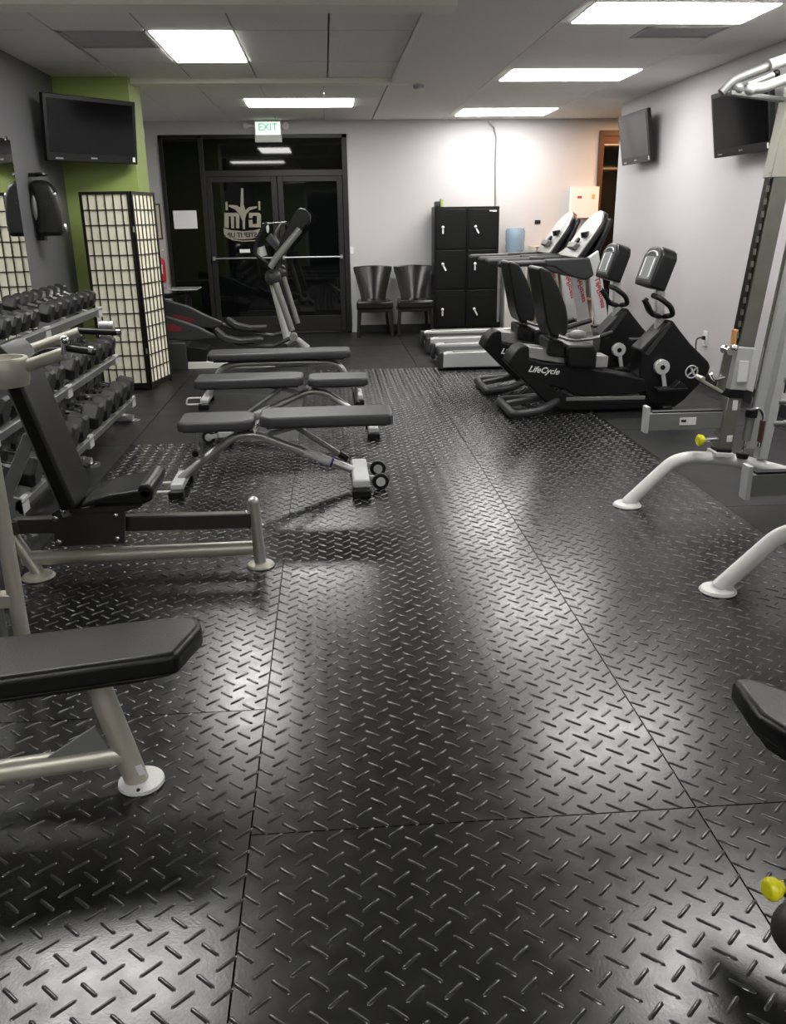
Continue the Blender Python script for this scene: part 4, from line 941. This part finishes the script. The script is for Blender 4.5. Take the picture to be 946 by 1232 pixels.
def side(y, far=True):
    def LX(z): return 2.13+.095*(z-.3)          # leaning upright centre
    def seg_(z0, z1, w, d, n, m, bev=.004, dx=0): return MB().bar((LX(z0)+dx, y, z0), (LX(z1)+dx, y, z1), d, w, up=(1, 0, 0)).build(n, m, sm, bevel=bev)
    seg_(.275, .30, .11, .11, 'upright_socket', 'offwhite'); seg_(.30, .32, .085, .085, 'rubber_collar', 'black')
    seg_(.32, .60, .078, .078, 'upright_base', 'olive'); seg_(.60, .645, .09, .09, 'rubber_collar', 'black')
    seg_(.645, .87, .092, .092, 'carriage_sleeve', 'lightgrey'); seg_(.87, 2.15, .085, .085, 'upright', 'olive', .003)
    # black slotted edge
    sl = seg_(.88, 1.75, .012, .06, 'slot_strip', 'black', 0, -.05)
    s0 = None
    for k in range(14):
        z = .93+k*.06
        if s0 is None: s0 = MB().box(LX(z)-.062, LX(z)-.052, y-.034, y-.02, z-.015, z+.015).build('slot_tooth', 'olive', sl, smooth=False)
        else: c = s0.copy(); C.objects.link(c); c.location = (.095*.06*k, 0, .06*k)
    B(LX(.95)-.075, LX(.95)-.055, y-.03, y+.01, .88, .96, 'amber_stop', 'amber', sm, bevel=.003)
    yf = y-.052
    B(LX(.75)-.022, LX(.75)+.028, yf-.002, yf+.004, .69, .80, 'white_sticker', 'whiteprint', sm, smooth=False)
    B(LX(.53)-.005, LX(.53)+.022, y-.042, y-.038, .535, .59, 'white_sticker', 'whiteprint', sm, smooth=False)
    B(LX(.37)-.0, LX(.37)+.03, y-.042, y-.038, .36, .395, 'white_sticker', 'whiteprint', sm, smooth=False)
    # hook
    MB().bar((LX(.9)-.085, y-.02, .88), (LX(.65)-.085, y-.02, .64), .012, .05, up=(1, 0, 0)).build('hook_plate', 'olive', sm, bevel=.002)
    MB().cyl((LX(.86)-.09, y-.06, .855), (LX(.86)-.09, y+.02, .855), .022).ball((LX(.86)-.07, y-.06, .87), .02).build('hook_pivot', 'chrome', sm)
    MB().bar((LX(.65)-.08, y-.02, .635), (LX(.65)-.20, y-.02, .70), .05, .014).cyl((LX(.65)-.20, y-.05, .71), (LX(.65)-.20, y+.02, .71), .013).build('bar_hook', 'champagne', sm, bevel=.002)
    MB().tube([(LX(.7)-.085, y-.04, .715), (LX(.7)-.14, y-.04, .70), (LX(.7)-.16, y-.04, .735)], .009, 8, fillet=.02).build('latch_rod', 'chrome', sm)
    # spotter arm
    x_, zz = 1.70, .478
    MB().bar((x_, y, zz), (LX(zz)-.03, y, zz), .045, .095).build('spotter_arm', 'midgrey', sm, bevel=.004)
    MB().bar((x_+.02, y, zz+.052), (LX(zz)-.04, y, zz+.052), .04, .008).build('arm_liner', 'black', sm, smooth=False)
    B(x_-.022, x_, y-.03, y+.03, zz-.06, zz+.085, 'arm_end_plate', 'lightgrey', sm, bevel=.004)
    B(1.87, 1.96, y-.0255, y-.0225, zz-.02, zz+.02, 'white_sticker', 'whiteprint', sm, smooth=False)
    B(1.878, 1.905, y-.0265, y-.0255, zz-.004, zz+.010, 'black_mark', 'black', sm, smooth=False)
    # yellow pop pin
    p0 = Vector((LX(.37)-.04, y-.02, .375))
    MB().cyl(p0, p0+Vector((-.09, -.02, 0)), .012).build('pin_shaft', 'chrome', sm)
    MB().lathe(p0+Vector((-.085, -.02, 0)), [(.012, 0), (.014, .012), (.03, .018), (.032, .034), (.02, .044)], 20, axis=(-1, -.2, .05)).build('yellow_knob', 'yellow', sm)
    # guide rod with bumper
    def GX(z): return LX(z)+.118
    MB().tube([(GX(.5), y-.02, .5), (GX(2.1), y-.02, 2.1)], .016, 12).build('guide_rod', 'chrome', sm)
    MB().cyl((GX(.50), y-.02, .49), (GX(.53), y-.02, .53), .032).build('bumper_ring', 'black', sm)
    MB().cyl((GX(.38), y-.02, .36), (GX(.49), y-.02, .49), .024).build('bumper', 'midgrey', sm)
    MB().tube([(GX(.28), y-.02, .27), (GX(.36), y-.02, .36)], .009, 8).build('bumper_stem', 'chrome', sm)
    MB().cyl((GX(.25), y-.02, .262), (GX(.28), y-.02, .29), .034).build('bumper_ring', 'black', sm)
    # rear post with pegs
    def RX(z): return LX(z)+.235
    MB().bar((RX(.26), y, .25), (RX(2.1), y, 2.1), .06, .055, up=(1, 0, 0)).build('peg_post', 'lightgrey', sm, bevel=.004)
    pg = None
    for k in range(13):
        z = .45+k*.12
        if pg is None: pg = MB().cyl((RX(z)+.02, y-.02, z), (RX(z)+.075, y-.03, z), .016, .013).ball((RX(z)+.078, y-.03, z), .020, (.6, 1, 1)).build('peg', 'midgrey', sm)
        else: c = pg.copy(); C.objects.link(c); c.location = Vector((.095*.12*k, 0, .12*k))
    MB().tube([(RX(.4)-.055, y-.05, .33), (RX(.4)-.05, y-.05, .50), (RX(.4)-.075, y-.05, .545), (RX(.4)-.12, y-.03, .53)], .010, 8, fillet=.03).build('latch_rod', 'chrome', sm)
    MB().cyl((RX(.4)-.056, y-.05, .36), (RX(.4)-.053, y-.05, .475), .014).build('latch_grip', 'brown', sm)
    # wide shroud plate up between rod and post
    MB().bar((LX(.55)+.16, y+.03, .30), (LX(2.1)+.16, y+.03, 2.1), .012, .06, up=(1, 0, 0)).build('shroud', 'lightgrey', sm, bevel=.002)
    return LX
LXf = side(ys_); side(yn_)
# top frame and pull-up bars
MB().bar((2.31, yn_, 2.16), (2.31, ys_, 2.16), .07, .07).build('top_beam', 'lightgrey', sm, bevel=.006)
MB().bar((2.25, ys_, 2.08), (3.0, ys_, 2.08), .06, .06).bar((2.25, yn_, 2.08), (3.0, yn_, 2.08), .06, .06).build('top_rail', 'lightgrey', sm, bevel=.006)
for y in (yn_, ys_):
    MB().bar((2.95, y, .05), (2.95, y, 2.1), .06, .06, up=(1, 0, 0)).build('rear_post', 'lightgrey', sm, bevel=.006)
MB().prism([Vector((x, ys_-.045, z)) for x, z in ((2.20, 1.70), (2.30, 1.70), (2.42, 2.05), (2.24, 2.05))], (0, .09, 0)).build('top_gusset', 'champagne', sm, bevel=.004)
MB().tube([P(868, 112, 4.4), P(882, 97, 4.4), P(925, 80, 4.4), P(946, 72, 4.4)+Vector((.06, 0, .02)), (2.38, 4.2, 2.2), (2.35, 4.0, 2.16)], .021, 12, fillet=.05).build('pullup_bar', 'midgrey', sm)
MB().tube([P(926, 79, 4.385), P(946, 72, 4.385)], .027, 12).build('foam_grip', 'lightgrey', sm)
MB().tube([P(905, 107, 4.3), P(918, 106, 4.3), P(946, 95, 4.3), (2.5, 4.2, 2.2)], .024, 12, fillet=.03).ball(P(903, 108, 4.3), .026).build('pullup_grip', 'lightgrey', sm)
MB().tube([P(900, 103, 4.5), P(932, 90, 4.5)], .015, 10).build('rear_grip', 'lightgrey', sm); MB().ball(P(934, 89, 4.5), .02).build('grip_end', 'black', sm)
MB().bar(P(878, 112, 4.4), P(946, 118, 4.4)+Vector((.1, 0, -.02)), .04, .02).build('top_cross_plate', 'midgrey', sm, bevel=.003)
MB().ball(P(888, 107, 4.4), .03, (1, 1, 1)).build('grip_end', 'midgrey', sm)

# ------------------------------------------------------------------ bench pad and yellow-knobbed machine at the right edge
rb = thing('incline_bench', 'black padded bench corner entering at the right edge of the floor', 'weight bench', (1.3, 1.45, 0))
rp_ = [(.95, 1.765), (.936, 1.60), (.99, 1.46), (1.42, .86), (1.62, 1.0), (1.06, 1.70), (1.0, 1.765)]
pad(rp_, .395, .46, 'pad', 'vinyl', rb, .02, 4)
pad([(x*.93+.085, y*.93+.09) for x, y in rp_], .38, .397, 'pad_board', 'blackmatt', rb, .004, 2)
MB().tube([(1.45, 1.08, .38), (1.50, 1.1, .012)], .033, 16).build('leg', 'champagne', rb); MB().tube([(1.12, 1.52, .36), (1.50, 1.1, .30)], .03, 12).build('frame_tube', 'champagne', rb)
MB().lathe((1.5, 1.1, 0), [(.06, 0), (.06, .012), (.034, .018)]).build('foot_plate', 'offwhite', rb)
MB().tube([(1.12, 1.52, .36), (1.30, 1.55, .012)], .03, 12).build('leg', 'champagne', rb)
k0 = P(930, 1069, 1.12)
kn = thing('knobbed_machine_base', 'grey rounded machine housing with a yellow knob at the bottom right corner', 'machine', (k0.x+.12, 1.12, 0))
MB().lathe(k0+Vector((.005, 0, 0)), [(.010, -.03), (.011, -.006), (.019, 0), (.0205, .012), (.014, .020)], 24, axis=(-1, -.25, .1)).build('yellow_knob', 'yellow', kn, bevel=.002)
MB().cyl(k0+Vector((.015, 0, 0)), k0+Vector((.06, .01, -.01)), .011).build('pin_shaft', 'chrome', kn)
MB().cyl(k0+Vector((.022, 0, -.002)), k0+Vector((.032, 0, -.003)), .015).build('pin_collar', 'darkgrey', kn)
hz = k0.z-.10
qc = P(972, 1120, 1.12)
MB().ball(qc, .062, (1.0, .9, .85), 28).build('housing', 'gunmetal', kn); MB().bar(qc, qc+Vector((.35, .05, -.02)), .07, .08).build('swing_arm', 'gunmetal', kn, bevel=.01); MB().tube([qc+Vector((.33, .05, 0)), Vector((qc.x+.33, 1.17, .012))], .035, 16).build('column', 'lightgrey', kn); MB().lathe((qc.x+.33, 1.17, 0), [(.08, 0), (.08, .012), (.04, .02)]).build('foot_plate', 'offwhite', kn)
MB().bar((k0.x+.075, 1.12, qc.z), (k0.x+.075, 1.12, k0.z+.05), .05, .05, up=(1, 0, 0)).build('post', 'lightgrey', kn, bevel=.006)

# ------------------------------------------------------------------ wall outlet and cord on the right wall
ou = thing('wall_outlet', 'white wall outlet with a black cord behind the front bike', 'outlet', (XR, 7.9, .42))
B(XR-.012, XR-.0005, 7.86, 7.95, .35, .49, 'cover_plate', 'white', ou, bevel=.002)
MB().box(XR-.04, XR-.012, 7.885, 7.92, .41, .445).build('plug', 'black', ou, bevel=.004)
MB().tube([(XR-.03, 7.9, .43), (XR-.10, 7.88, .43), (XR-.14, 7.8, .38), (XR-.16, 7.7, .2), (XR-.3, 7.5, .012), (3.0, 7.2, .012)], .007, 8, fillet=.04).build('cord', 'black', ou)
c9 = thing('wall_lead', 'black cord dangling by the pegs of the smith machine on the right wall', 'cord', (XR-.03, 6.3, .2))
MB().tube([(XR-.02, 6.05, .75), (XR-.03, 6.2, .60), (XR-.03, 6.32, .45), (XR-.02, 6.35, .2)], .008, 8, fillet=.05).build('cord_run', 'black', c9)
